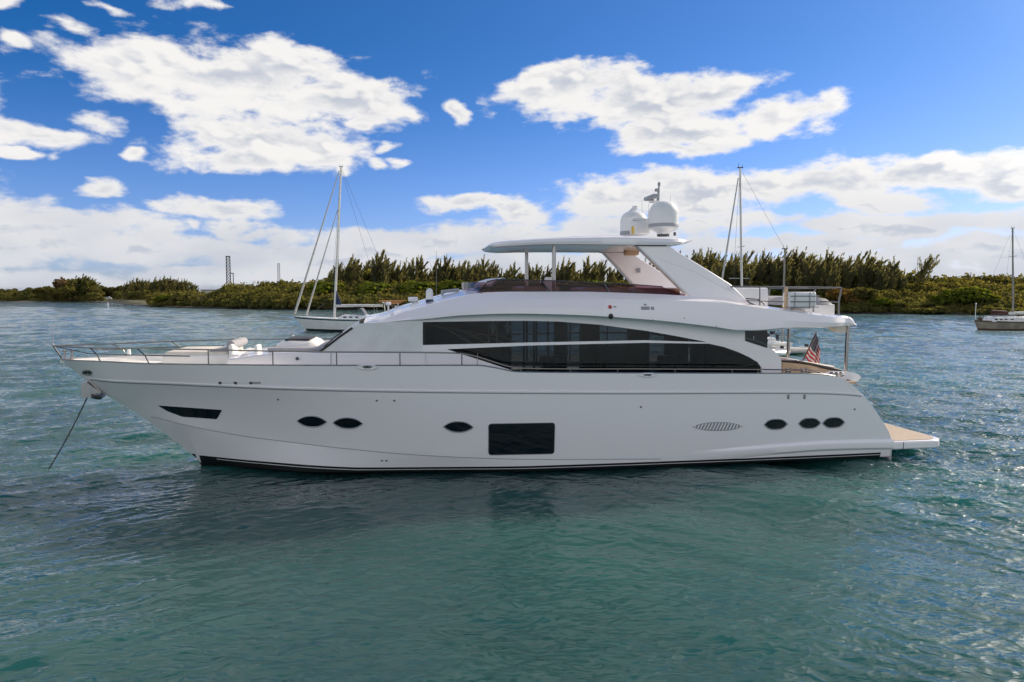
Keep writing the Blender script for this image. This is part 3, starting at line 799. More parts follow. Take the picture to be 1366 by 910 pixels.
# arch legs
ARCH = [(848.5, 325.5), (890, 325.5), (950, 363.5), (974, 379.5), (990, 396), (998, 408), (925, 405), (914.5, 393)]
for s in (1, -1):
    L = L2(ARCH, -2.0)
    top_v = lambda u, z: (-1.93 - .20 * max(0, min(1, (6.5 - z) / 1.5))) * s
    mb = MB().plate([L], top_v, lambda u, z: top_v(u, z) + .30 * s)
    leg = mb.build('hardtop_arch', M['gelcoat'], yacht, smooth=20)
    bv = leg.modifiers.new('bevel', 'BEVEL'); bv.width = .05; bv.segments = 3; bv.limit_method = 'ANGLE'; bv.angle_limit = R(40)
    p0, p1 = P3(849, 326.6, -2.0), P3(889, 326.8, -2.0)
    MB().box(((p0[0] + p1[0]) / 2, -1.79 * s, p0[2] - .005), (p1[0] - p0[0] + .02, .34, .05)).build('gasket', M['black'], leg, smooth=0)
    # crease line
    MB().tube([(PX(880, 345, -2.)[0], top_v(0, PX(880, 345, -2.)[1]) - .001 * s, PX(880, 345, -2.)[1]), (PX(925, 362, -2.)[0], top_v(0, PX(925, 362, -2.)[1]) - .001 * s, PX(925, 362, -2.)[1]), (PX(978, 392, -2.)[0], top_v(0, PX(978, 392, -2.)[1]) - .001 * s, PX(978, 392, -2.)[1])], .012, 6).build('crease', M['gelcoat'], leg)
p = P3(851, 361, 1.7)
MB().box((p[0], 1.63, p[2]), (.14, .03, .16), .01).build('speaker_grille', M['grey'], yacht)
p = P3(842, 339, .6)
MB().box((p[0], .6, p[2] + .05), (.5, .35, .2), .08).build('hardtop_light_pod', M['tan'], yacht)

# ---------------- domes, radar and aerials on the hardtop
def dome(px, pr, ytop, yband, ybase, v, name, cone):
    u, zt_ = PX(px, ytop, v); r = (PX(px + pr, ytop, v)[0] - u); zb, z0 = PX(px, yband, v)[1], PX(px, ybase, v)[1]
    h = zt_ - zb; prof = []
    for k in range(11):
        a = math.pi / 2 * k / 10; prof.append((r * math.sin(a) ** .9 if k else 0.001, zb + h * (.45 + .55 * math.cos(a)) if k < 10 else zb + h * .45))
    prof += [(r, zb + .01)]
    d = MB().lathe(prof, (u, v, 0), 32).build(name, M['dome'], yacht)
    bh = .09
    MB().lathe([(r * 1.0, zb + .01), (r * 1.01, zb), (r * 1.01, zb - bh), (r * .99, zb - bh - .01)], (u, v, 0), 32).build('band', M['grey'], d)
    if cone:
        MB().lathe([(r * .99, zb - bh - .008), (r * .93, zb - bh - .06), (r * .45, z0 + .1), (r * .4, z0 + .04)], (u, v, 0), 32).build('cone', M['dome'], d)
        feet = MB()
        for k in range(6): feet.box((u + r * .36 * math.cos(k), v + r * .36 * math.sin(k), z0 + .02), (.05, .05, .09))
        feet.lathe([(r * .3, z0 - .03), (r * .3, z0 + .06)], (u, v, 0), 16).build('mount', M['dark_grey'], d)
    return u, r, zt_
dome(885.5, 18.7, 268, 299.5, 314.5, -.75, 'satellite_dome', True)
u2, r2, z2 = dome(845.5, 17.2, 281, 309.5, 313.5, .75, 'satellite_dome', False)
p = P3(846, 278, .75); MB().tube([(p[0] - .14, .75, p[2] - .16), (p[0], .75, p[2] - .02), (p[0] + .05, .75, p[2] + .03)], .085, 10).lathe([(.01, .10), (.09, .08), (.10, 0), (.08, -.05)], (p[0] + .03, .75, p[2]), 14).build('searchlight', M['dome'], yacht)
rm = MB()
a = P3(856, 312, -.1); rm.box((a[0] - .1, -.1, a[2] + .2), (.55, .3, .42), .04)
rm.tube([P3(843, 292.5, -.1), P3(858, 293, -.1), P3(868, 295, -.1)], .06, 8)
rm.tube([P3(862, 312, .2), P3(872, 295, .2), P3(876, 272, .2)], [.1, .08, .05], 8)
rad = rm.build('radar_mast', M['dome'], yacht)
p = P3(869, 263.5, .1); MB().box((p[0], .1, p[2]), (.24, .9, .13), .04).tube([(p[0], .1, p[2]), (p[0] + .05, .1, p[2] - .18)], .06, 8).build('radar_scanner', M['grey'], yacht)
p = P3(869, 269.3, .1); MB().box((p[0] + .12, .1, p[2]), (.4, .12, .08), .03).build('radar_bracket', M['dome'], yacht)
MB().tube([P3(877.5, 270, .15), P3(878.5, 256, .15), P3(879.2, 247, .15)], [.055, .04, .025], 8).box(P3(876.2, 253.6, .15), (.13, .1, .1), .02).lathe([(.05, 0), (.05, .1), (.02, .13)], P3(879.2, 248.0, .15), 10).build('signal_mast', M['grey'], yacht)
for (x0, y0, x1, y1, v) in ((856.5, 296, 856.5, 268, .1), (864.3, 313, 865.3, 271, -.3), (894, 275, 894.5, 260, .2), (871, 300, 871.5, 270, .3)):
    MB().tube([P3(x0, y0, v), P3(x1, y1, v)], [.012, .007], 5).build('whip_aerial', M['dome'], yacht)
p = P3(844.2, 312, -.6); MB().tube([p, P3(844.2, 302, -.6)], .05, 10).build('stern_light', M['yellow'], yacht)
p = P3(900, 314.5, -.75); MB().lathe([(.045, 0), (.045, .1), (.02, .12)], p, 10).build('gps_puck', M['dark_grey'], yacht)
MB().tube([P3(582, 335, 1.2), P3(582, 398, 1.2)], [.005, .011], 5).build('whip_aerial', M['dark_grey'], yacht)

# ---------------- roof fittings forward of the screen
p = P3(573, 404, -1.5)
rl = MB().lathe([(.11, -.12), (.115, .10)], p, 18).build('searchlight_base', M['boat_blue'], yacht)
MB().lathe([(.108, .10), (.108, .30), (.09, .38), (.05, .42), (.004, .43)], p, 18).build('searchlight_dome', M['dome'], rl)
p = P3(551, 400, -.2); MB().box((p[0], -.2, p[2] + .02), (.30, .35, .14), .02).box((p[0], -.2, p[2] - .15), (.06, .06, .3)).build('roof_camera_box', M['dome'], yacht)
rb = MB()
a, b = P3(590, 388.5, -.6), P3(611, 387, -.6)
for q in (a, b): rb.box((q[0], -.6, q[2] - .13), (.08, .10, .34), .02)
rb.tube([(a[0] - .03, -.6, a[2] - .02), (b[0] + .03, -.6, b[2] + .01)], .05, 8)
rb.build('horn_bracket', M['grey'], yacht)
p = P3(518, 405, -.5); MB().box((p[0], -.5, p[2]), (.16, .3, .10), .03).box((p[0], -.5, p[2] - .2), (.05, .05, .4)).build('horn', M['dome'], yacht)
p = P3(528, 410, -.5); MB().tube([(p[0], -.5, p[2] - .3), (p[0], -.5, p[2] + .05)], .03, 6).tube([(p[0] + .06, -.5, p[2] - .3), (p[0] + .07, -.5, p[2] + .12)], .012, 6).build('roof_light', M['dome'], yacht)

# side fittings of the flybridge
def v_fly(u, z):
    a, b, c = zT(u), zM(u), zE(u)
    return -np.interp(z, [c, c + (b - c) * .45, b], [vE(u), vM(u) * .4 + vE(u) * .6 + .035, vM(u)])
def on_fly(px, py, off=.0):
    v = -2.7
    for _ in range(25): u, z = PX(px, py, v); v = v_fly(u, z) - off
    return (u, v, z)
def plaque(px0, py0, px1, py1, mat, name, d=.03):
    a, b = on_fly(px0, py0), on_fly(px1, py1)
    return MB().box(((a[0] + b[0]) / 2, (a[1] + b[1]) / 2, (a[2] + b[2]) / 2), (abs(b[0] - a[0]), d * 2, abs(a[2] - b[2])), .008).build(name, mat, yacht)
nl = plaque(811.6, 407.2, 815.6, 411.6, M['red'], 'port_light', .05)
plaque(818.5, 408.3, 822, 409.9, M['grey'], 'light_fixing')
vg = plaque(855, 408.9, 866.5, 413.6, M['grey'], 'air_grille', .02)
plaque(868, 409.2, 872.6, 413.6, M['grey'], 'air_outlet', .02)
plaque(858.7, 405.3, 862.5, 407.6, M['grey'], 'small_grille', .02)
q = on_fly(814.8, 422.0)
MB().lathe([(.01, .08), (.05, .06), (.075, 0), (.06, -.06), (.01, -.085)], (q[0], q[1] - .01, q[2] - .0), 12).build('camera_ball', M['black'], yacht)
for (x, y) in ((871, 428.4), (913, 426), (955.5, 437)):
    q = on_fly(x, y - 1.5); MB().lathe([(.001, -.015), (.02, -.01), (.022, .02)], q, 8, 'y').build('skin_fitting', M['grey'], yacht)

# ---------------- aft flybridge: rails, dinghy crane housing
V2 = -2.25
ar = MB()
TR = [(975, 382.5), (1030, 383), (1085, 383.4), (1122.5, 384.2)]
ar.tube([P3(x, y, V2) for (x, y) in TR], .024, 8)
for (x, yb) in ((1013.5, 411), (1123, 384)):
    pass
ar.tube([P3(1013.5, 383, V2), P3(1013.5, 409, V2)], .022, 8)
ar.tube([P3(1122.5, 384.2, V2 + .1), P3(1119, 402, V2 + .1), P3(1119, 421, V2 + .1)], .03, 8)
ar.tube([P3(1088, 383.4, V2), P3(1085.5, 400, V2), P3(1085, 416, V2)], .022, 8)
ar.tube([P3(995, 401, V2), P3(1020, 402, V2), P3(1048, 403, V2)], .015, 6)
ar.mirror()
a, b = P3(1122.5, 384.2, V2 + .1), P3(1122.5, 384.2, V2 + .1)
ar.tube([(a[0], a[1] * t, a[2]) for t in np.linspace(-1, 1, 5)], .024, 8)
m_ = P3(1119, 403, V2 + .1); ar.tube([(m_[0], m_[1] * t, m_[2]) for t in np.linspace(-1, 1, 5)], .02, 8)
ar.build('flybridge_rail', M['rail_steel'], yacht)
hs_ = MB().tube([P3(995, 398.5, V2 + .05), P3(1010, 399, V2), P3(1018, 404, V2 + .02), P3(1021, 410, V2 + .05), P3(1012, 409, V2), P3(1000, 404, V2), P3(996, 401, V2)], .022, 6).build('shore_hose', M['dark_grey'], yacht)
a, b = P3(976, 384, -1.6), P3(1025, 410, -1.6)
MB().box(((a[0] + b[0]) / 2, -1.45, (a[2] + b[2]) / 2 - .1), (b[0] - a[0], .3, a[2] - b[2] + .2), .06).build('wet_bar', M['dome'], yacht)
a, b = P3(1086, 406, -1.2), P3(1107, 422, -1.2)
MB().box(((a[0] + b[0]) / 2 - .1, -.6, (a[2] + b[2]) / 2 - .08), (b[0] - a[0] + .5, 1.3, a[2] - b[2] + .15), .04).build('crane_housing', M['gelcoat_deck'], yacht)
cc = MB(); rr = []
for (x, y0, y1) in ((1026, 402, 406), (1036, 397, 407), (1046, 395.5, 407), (1066, 396, 407), (1090, 396, 407), (1103, 398.5, 407), (1110, 403, 407.5), (1112, 406, 408)):
    a, b = P3(x, y0, -1.2), P3(x, y1, -1.2); rr.append([(a[0], -1.25 if k in (0, 3) else -1.15 if k < 3 else 0, 0) for k in range(1)] and [(b[0], -1.25, b[2]), (a[0], -1.12, a[2]), (a[0], .1, a[2] + .02), (b[0], .2, b[2])])
cc.loft(rr).build('tender_cover', M['cushion_grey'], yacht, smooth=50)

# posts under the overhang
for s in (1, -1):
    p, q = P3(1131, 437, -1.72), P3(1128, 497, -1.72)
    MB().tube([(q[0], q[1] * s, q[2] - .1), (p[0], p[1] * s, p[2] + .1)], .062, 12).build('overhang_post', M['steel'], yacht)
for s in (1, -1):
    p, q = P3(1124, 435.5, -1.75), P3(1107, 444, -1.75); 
    mb = MB(); rr = []
    for t, h0, h1 in ((0, 435, 437), (.15, 435, 440), (.55, 435, 443), (.9, 435, 444.2), (1, 435, 443.4)):
        x = 1107 + 17 * t; a, b = P3(x, h0, -1.75), P3(x, h1, -1.75)
        rr.append([(a[0], (-1.95) * s, a[2]), (a[0], (-1.55) * s, a[2]), (b[0], (-1.6) * s, b[2]), (b[0], (-1.9) * s, b[2])])
    mb.loft(rr).build('overhang_speaker', M['cushion'], yacht)

# ---------------- cockpit
ua = PX(1012, 470, VW)[0]
MB().box((ua, 0, zi + 1.05), (.06, 4.7, 2.1)).build('saloon_door', M['glass_hull'], yacht, smooth=0)
uk0, uk1 = PX(1044, 490, VW)[0], PX(1132, 500, -2.2)[0]
ck = MB()
ck.box(((ua + uk1) / 2, 0, zi - .06), (uk1 - ua, 5.2, .08)).build('cockpit_floor', M['teak'], yacht, smooth=0)
# coaming and aft seat
mb = MB().plate([L2(rrect([(1088, 505), (1100, 497.6), (1112, 495.2), (1134, 496.2), (1145, 499.2), (1149.5, 503.5), (1143, 509.5), (1128, 514), (1088, 514)], 2.5, 3), -2.3)], -2.3, 2.3)
sc = mb.build('stern_coaming', M['gelcoat'], yacht, smooth=30)
bv = sc.modifiers.new('bevel', 'BEVEL'); bv.width = .05; bv.segments = 3; bv.limit_method = 'ANGLE'; bv.angle_limit = R(50)
a, b = PX(1046, 492, -1.9)[0], PX(1096, 494, -1.9)[0]
MB().box(((a + b) / 2 + .1, 1.7, zi + .22), (b - a, .9, .3), .08).build('cockpit_sofa', M['cushion'], yacht)
MB().box((b + .15, 0, zi + .24), (.9, 3.6, .3), .08).build('cockpit_sofa', M['cushion'], yacht)
MB().box(((a + b) / 2 - .1, -.2, zi + .48), (1.1, 1.3, .05), .02).lathe([(.06, 0), (.06, .48)], ((a + b) / 2 - .1, -.2, zi), 12).build('cockpit_table', M['wood'], yacht)
mb = MB(); pts = [P3(x, y, -2.1) for (x, y) in ((1043, 482), (1060, 482.6), (1080, 485.5), (1100, 490), (1122, 495))]
mb.tube(pts, [.03, .045, .05, .06, .05], 8); mb.pair('coaming_cap', M['brown_dark'], yacht)
mb = MB().plate([L2([(1043, 483), (1080, 486.5), (1118, 495.5), (1118, 504), (1043, 504)], -2.1)], -2.12, -2.0)
mb.pair('cockpit_side_lining', M['tan'], yacht, smooth=0)
rl = MB()
for x in (1049, 1054, 1069, 1075): rl.tube([P3(x, 490.5, -2.85), P3(x, 500, -2.85)], .022, 6)
rl.tube([P3(1017, 493, -2.8), P3(1085, 494, -2.85), P3(1102, 500, -2.85)], .02, 6)
for x in (1051.5, 1072): rl.box(P3(x, 495, -2.85), (.08, .05, .07), .01)
rl.build('boarding_gate', M['steel'], yacht)
cl = MB()
for (x, v) in ((1110, -2.7), (1116, -2.7), (1122, -2.66)):
    cl.tube([P3(x, 503, v), P3(x, 497.2, v)], .04, 8).lathe([(.06, -.015), (.07, 0), (.05, .02)], P3(x, 497.2, v), 10)
cl.tube([P3(1107, 499, -2.7), P3(1126, 500.5, -2.68)], .03, 8)
cl.build('mooring_cleat', M['steel'], yacht)
q0 = [P3(x, y, -2.3) for (x, y) in ((1130, 506), (1150, 517), (1165, 535), (1180, 553))]
MB().tube(q0, .012, 6).build('stern_handrail', M['dark_grey'], yacht)

# ---------------- swim platform
zp = PX(1215, 588, -2.75)[1]
up0, up1 = UE - .5, PX(1253, 588, -2.45)[0]
def plat(z0, z1, inset, mat, name, parent, a=None):
    o = []
    w_ = 2.80 - inset; e = up1 - inset; s = a if a is not None else up0
    o.append((s, -w_)); 
    for k in range(9):
        t = k / 8 * math.pi / 2; o.append((e - .55 + .55 * math.sin(t), -w_ + .55 - .55 * math.cos(t)))
    o += [(x, -y) for (x, y) in reversed(o)]
    n = len(o); mb = MB()
    mb.loft([[(x, y, z0) for (x, y) in o], [(x, y, z1) for (x, y) in o]])
    ob = mb.build(name, mat, parent, smooth=30); return ob
sw = plat(zp - .27, zp, 0, M['gelcoat'], 'swim_platform', yacht)
bv = sw.modifiers.new('bevel', 'BEVEL'); bv.width = .06; bv.segments = 3; bv.limit_method = 'ANGLE'; bv.angle_limit = R(40)
plat(zp + .001, zp + .012, .12, M['teak'], 'platform_teak', sw)
u_ = PX(1205, 596, -2.8)[0]; MB().box((u_, -2.80, zp - .135), (.02, .01, .22)).build('platform_seam', M['black'], sw, smooth=0)
for s in (1, -1): MB().tube([(up0 + .6, 1.9 * s, zp - .3), (up0 + .6, 1.9 * s, -.6)], .14, 10).build('platform_lift', M['dark_grey'], sw)

# ---------------- bow: rails, pulpit, anchor
TIP = P3(71, 461.5, 0)
def rail_pt(u, s, dz): return (u, s * (b_sheer(u) - .07), z_sheer(u) + dz)
zt_rail, ur = traced([(118, 464), (200, 465.3), (260, 466.3), (364, 468.5), (440, 469.6), (533, 470.2), (610, 471.2), (626, 473.5), (694, 491.2), (860, 492.3), (1016, 493)], lambda u: b_sheer(u) - .07)
rlm = MB()
us = list(np.linspace(ur[0], ur[-1], 90))
for s in (-1, 1):
    pts = [TIP, (UB + .25, s * .28, TIP[2] - .005)] + [(u, s * (b_sheer(u) - .07), zt_rail(u)) for u in us]
    rlm.tube(pts, .021, 7)
    mid = [TIP] + [(u, s * (b_sheer(u) - .10), z_sheer(u) + (zt_rail(u) - z_sheer(u)) * .55) for u in us if u < UB + 4.2]
    rlm.tube(mid, .015, 6)
    for x in (133, 199):
        u = PX(x, 484, -b_sheer(PX(x, 484, -1)[0]))[0]; ua_ = u - .35
        rlm.tube([(ua_, s * (b_sheer(ua_) - .07), zt_rail(max(ua_, ur[0]))), (u - .1, s * (b_sheer(u) - .07), (zt_rail(u) * .55 + z_sheer(u) * .45)), (u, s * (b_sheer(u) - .06), z_sheer(u))], .018, 6)
    for x in (278, 364, 449, 533.5, 616, 695, 761, 824, 901, 977):
        u = 0
        for _ in range(20):
            u = PX(x, 480, -b_sheer(u) + .07)[0]
        rlm.tube([(u, s * (b_sheer(u) - .07), zt_rail(u)), (u, s * (b_sheer(u) - .07), z_sheer(u) - .02)], .019, 6)
MB().tube([(TIP[0], 0, TIP[2]), (UB + .05, 0, z_sheer(UB) + .05)], .026, 8).build('pulpit_strut', M['dark_grey'], yacht)
rlm.build('guard_rail', M['rail_steel'], yacht)
MB().tube([P3(70.5, 461, 0), P3(70.5, 431, 0)], [.010, .005], 6).lathe([(.035, 0), (.035, .04), (.015, .06)], P3(70.5, 461, 0), 10).build('bow_staff', M['cushion_grey'], yacht)
for (x, v) in ((86, -.12), (96, .15)):
    MB().lathe([(.035, -.25), (.03, -.02), (.075, 0), (.075, .03), (.02, .045)], P3(x, 468.5, v), 12).build('bollard', M['steel'], yacht)
MB().lathe([(.06, -.12), (.05, .08), (.015, .1)], P3(172, 469, .8), 10).build('deck_filler', M['dome'], yacht)
# stem plate, anchor and chain
sp_ = MB()
pl = L2([(112, 509), (119, 509), (137, 523.5), (131, 527), (121, 529.5), (111.5, 530)], 0)
sp_.plate([pl], -.17, .17); an = sp_.build('anchor', M['steel_dark'], yacht, smooth=20)
fk = MB(); rr = []
for t in np.linspace(-1, 1, 9):
    q = PX(128 + 6 * (1 - t * t), 529 - 4 * t * t, 0); rr.append([(q[0], .33 * t, q[1] + .05), (q[0] + .1, .33 * t, q[1] - .02), (q[0], .33 * t, q[1] - .09)])
fk.loft(rr).build('fluke', M['dark_grey'], an)
MB().plate([L2([(119, 507), (124, 508), (138, 522), (136.5, 524)], 0)], -.10, .10).build('stem_plate', M['steel'], yacht)
c0, c1 = Vector(P3(117, 529, 0)), Vector(P3(66, 640, 0))
c1.z = -.12
d_ = (c1 - c0); ch = MB(); nl_ = 56
for k in range(nl_):
    a = c0 + d_ * (k / nl_); b = c0 + d_ * ((k + 1.25) / nl_); sag = -.08 * math.sin(math.pi * k / nl_)
    off_ = Vector((.014, 0, 0)) if k % 2 else Vector((0, .014, 0))
    a.x += sag * -.5; b.x += sag * -.5
    ch.tube([a - off_, b - off_], .009, 5); ch.tube([a + off_, b + off_], .009, 5)
ch.build('anchor_chain', M['chain'], yacht)

# ---------------- foredeck furniture
def deck_box(x0, x1, y0, vn, vf, name, mat, r=.06, ylow=None):
    a, z = PX(x0, y0, vn); b, _ = PX(x1, y0, vn); zd = z_deck2((a + b) / 2) if ylow is None else PX(x0, ylow, vn)[1]
    return MB().box(((a + b) / 2, (vn + vf) / 2, (z + zd) / 2), (b - a, vf - vn, z - zd), r, 3).build(name, mat, yacht, smooth=50)
deck_box(214, 306, 474, -1.05, 1.05, 'sunpad_base', M['gelcoat_deck'], .08)
deck_box(219, 304, 469.5, -1.0, 1.0, 'sunpad', M['cushion'], .06, 475)
deck_box(279, 304, 467, -1.0, 1.0, 'sunpad_bolster', M['cushion_grey'], .06, 471)
deck_box(304, 311, 459.5, -1.15, -.5, 'seat_arm', M['gelcoat_deck'], .08)
deck_box(304, 311, 459.5, .5, 1.15, 'seat_arm', M['gelcoat_deck'], .08)
deck_box(305, 320, 473, -1.3, 1.3, 'bow_seat_base', M['gelcoat_deck'], .05)
deck_box(338.5, 344, 460.5, -1.45, -.9, 'seat_arm', M['gelcoat_deck'], .05)
deck_box(338.5, 344, 460.5, .9, 1.45, 'seat_arm', M['gelcoat_deck'], .05)
deck_box(322, 338, 474, -1.2, 1.2, 'bow_seat', M['cushion'], .05)
p = P3(311, 459.5, -.6); q = P3(318, 456, -.6)
MB().tube([(p[0], -.9, p[2]), (p[0] + .1, -.3, p[2] + .03), (p[0] + .1, .3, p[2] + .03)], .13, 12).build('rolled_cushion', M['cushion_grey'], yacht)
deck_box(356, 432, 464.5, -1.55, 1.55, 'coachroof_cushion', M['cushion_grey'], .10, 470)
mb = MB(); rr = []
for (x, y) in ((366, 466), (369, 459), (376, 455), (386, 453.5), (412, 454), (420, 457), (427, 464), (432, 468)):
    p = P3(x, y, -.9); rr.append([(p[0], -1.0, p[2] - .3 if False else P3(x, 467.5, -.9)[2]), (p[0], -.92, p[2] - .06), (p[0], -.8, p[2]), (p[0], .8, p[2]), (p[0], .92, p[2] - .06), (p[0], 1.0, P3(x, 467.5, -.9)[2])])
mb.loft(rr).build('coachroof_skylight', M['gelcoat_deck'], yacht, smooth=50)
mb = MB(); a, b = P3(381, 455.2, -.7), P3(414, 455.2, -.7)
mb.box(((a[0] + b[0]) / 2, -.1, a[2] + .03), (b[0] - a[0], 1.5, .09), .03).build('skylight_hatch', M['black'], yacht)
MB().tube([P3(320.5, 462, .9), P3(320.5, 450, .9)], .03, 8).build('jack_staff', M['cushion'], yacht)
MB().tube([P3(391, 452, 1.9), P3(391, 447, 1.9)], .04, 8).build('rail_lamp', M['dome'], yacht)

# ---------------- things carried on the yacht
raft = empty('life_raft', (0, 0, 0), 0, label='white life raft canister in a steel cradle on the aft flybridge rail', cat='life raft')
raft.location = YC; raft.rotation_euler = (0, 0, YTH)
a, b = P3(1051, 389.5, -2.35), P3(1085, 411, -2.35)
cxr, czr = (a[0] + b[0]) / 2, (a[2] + b[2]) / 2
MB().box((cxr, -2.27, czr), (b[0] - a[0], .50, a[2] - b[2]), .07, 3).build('canister', M['dome'], raft)
cr = MB()
for x in (1060.5, 1080.5):
    u = PX(x, 400, -2.53)[0]; cr.tube([(u, -2.535, czr + .28), (u, -2.535, czr - .27), (u, -2.0, czr - .27)], .014, 6)
for y in (395, 402.5, 410): cr.tube([(a[0] - .03, -2.54, PX(1060, y, -2.53)[1]), (b[0] + .06, -2.54, PX(1060, y, -2.53)[1])], .013, 6)
cr.tube([P3(1086, 388, -2.5), P3(1085, 414, -2.5)], .022, 6)
cr.build('cradle', M['steel_dark'], raft)
post = MB()
post.tube([P3(1049, 383, -2.3), P3(1048, 413, -2.3)], .055, 8).build('cradle_post', M['tan'], raft)

flag = empty('ensign_flag', YC, YTH, label='red, white and blue striped flag drooping from a slanted staff at the stern', cat='flag')
VF = .3
s0, s1 = Vector(P3(1069, 486, VF)), Vector(P3(1089, 443, VF))
MB().tube([s0, s1], [.028, .018], 8).lathe([(.001, .05), (.03, .02), (.02, 0)], s1, 8).build('staff', M['wood'], flag)
mat_flag = bpy.data.materials.new('flag_cloth'); mat_flag.use_nodes = True
def flag_material():
    t = NT(mat_flag.node_tree); b = t.n['Principled BSDF']; b.inputs['Roughness'].default_value = .85
    uv = t.new('ShaderNodeUVMap'); uv.uv_map = 'UVMap'
    sp = t.new('ShaderNodeSeparateXYZ'); t.l.new(uv.outputs[0], sp.inputs[0])
    stripe = t.math('LESS_THAN', t.math('FRACT', t.math('MULTIPLY', sp.outputs[1], 6.5)), .5)
    c = t.mix(stripe, (.75, .72, .70, 1), (.55, .02, .03, 1))
    canton = t.math('MULTIPLY', t.math('LESS_THAN', sp.outputs[0], .42), t.math('GREATER_THAN', sp.outputs[1], 6 / 13))
    fx = t.math('SUBTRACT', t.math('FRACT', t.math('MULTIPLY', sp.outputs[0], 14.0)), .5); fy = t.math('SUBTRACT', t.math('FRACT', t.math('MULTIPLY', sp.outputs[1], 13.0)), .5)
    dot = t.math('LESS_THAN', t.math('ADD', t.math('MULTIPLY', fx, fx), t.math('MULTIPLY', fy, fy)), .09)
    c = t.mix(canton, c, t.mix(dot, (.012, .014, .045, 1), (.42, .42, .45, 1)))
    t.l.new(c, b.inputs['Base Color'])
flag_material()
# cloth hangs from the upper half of the staff and falls in folds; u runs along the fly, v up the hoist
ax = (s1 - s0).normalized(); top_ = s1 - ax * .05; hoist = .95; fly = 1.30
nu, nv = 40, 16; verts = []; uvs = []
for j in range(nv + 1):
    hv = j / nv; anchor = top_ - ax * hoist * (1 - hv)
    for i in range(nu + 1):
        fu_ = i / nu
        fold = math.sin(fu_ * 15 + hv * 1.2) * .075 * min(1, fu_ * 4) * (1.2 - .4 * hv)
        out = .44 * (1 - math.exp(-fu_ * 3.0)) * (.35 + .65 * (1 - hv)) + .02 * math.cos(fu_ * 15)
        drop = fu_ * fly * (.72 + .03 * math.sin(fu_ * 9))
        verts.append((anchor.x + out - .02 * fu_, anchor.y + fold - .12 * fu_, anchor.z - drop * (.98 - .18 * (1 - hv)))); uvs.append((fu_, hv))
me = bpy.data.meshes.new('cloth'); fc = [(j * (nu + 1) + i, j * (nu + 1) + i + 1, (j + 1) * (nu + 1) + i + 1, (j + 1) * (nu + 1) + i) for j in range(nv) for i in range(nu)]
me.from_pydata(verts, [], fc); uvl = me.uv_layers.new(name='UVMap')
for lp in me.loops: uvl.data[lp.index].uv = uvs[lp.vertex_index]
me.polygons.foreach_set('use_smooth', [True] * len(me.polygons)); me.materials.append(mat_flag)
cloth = bpy.data.objects.new('cloth', me); COL.objects.link(cloth); cloth.parent = flag

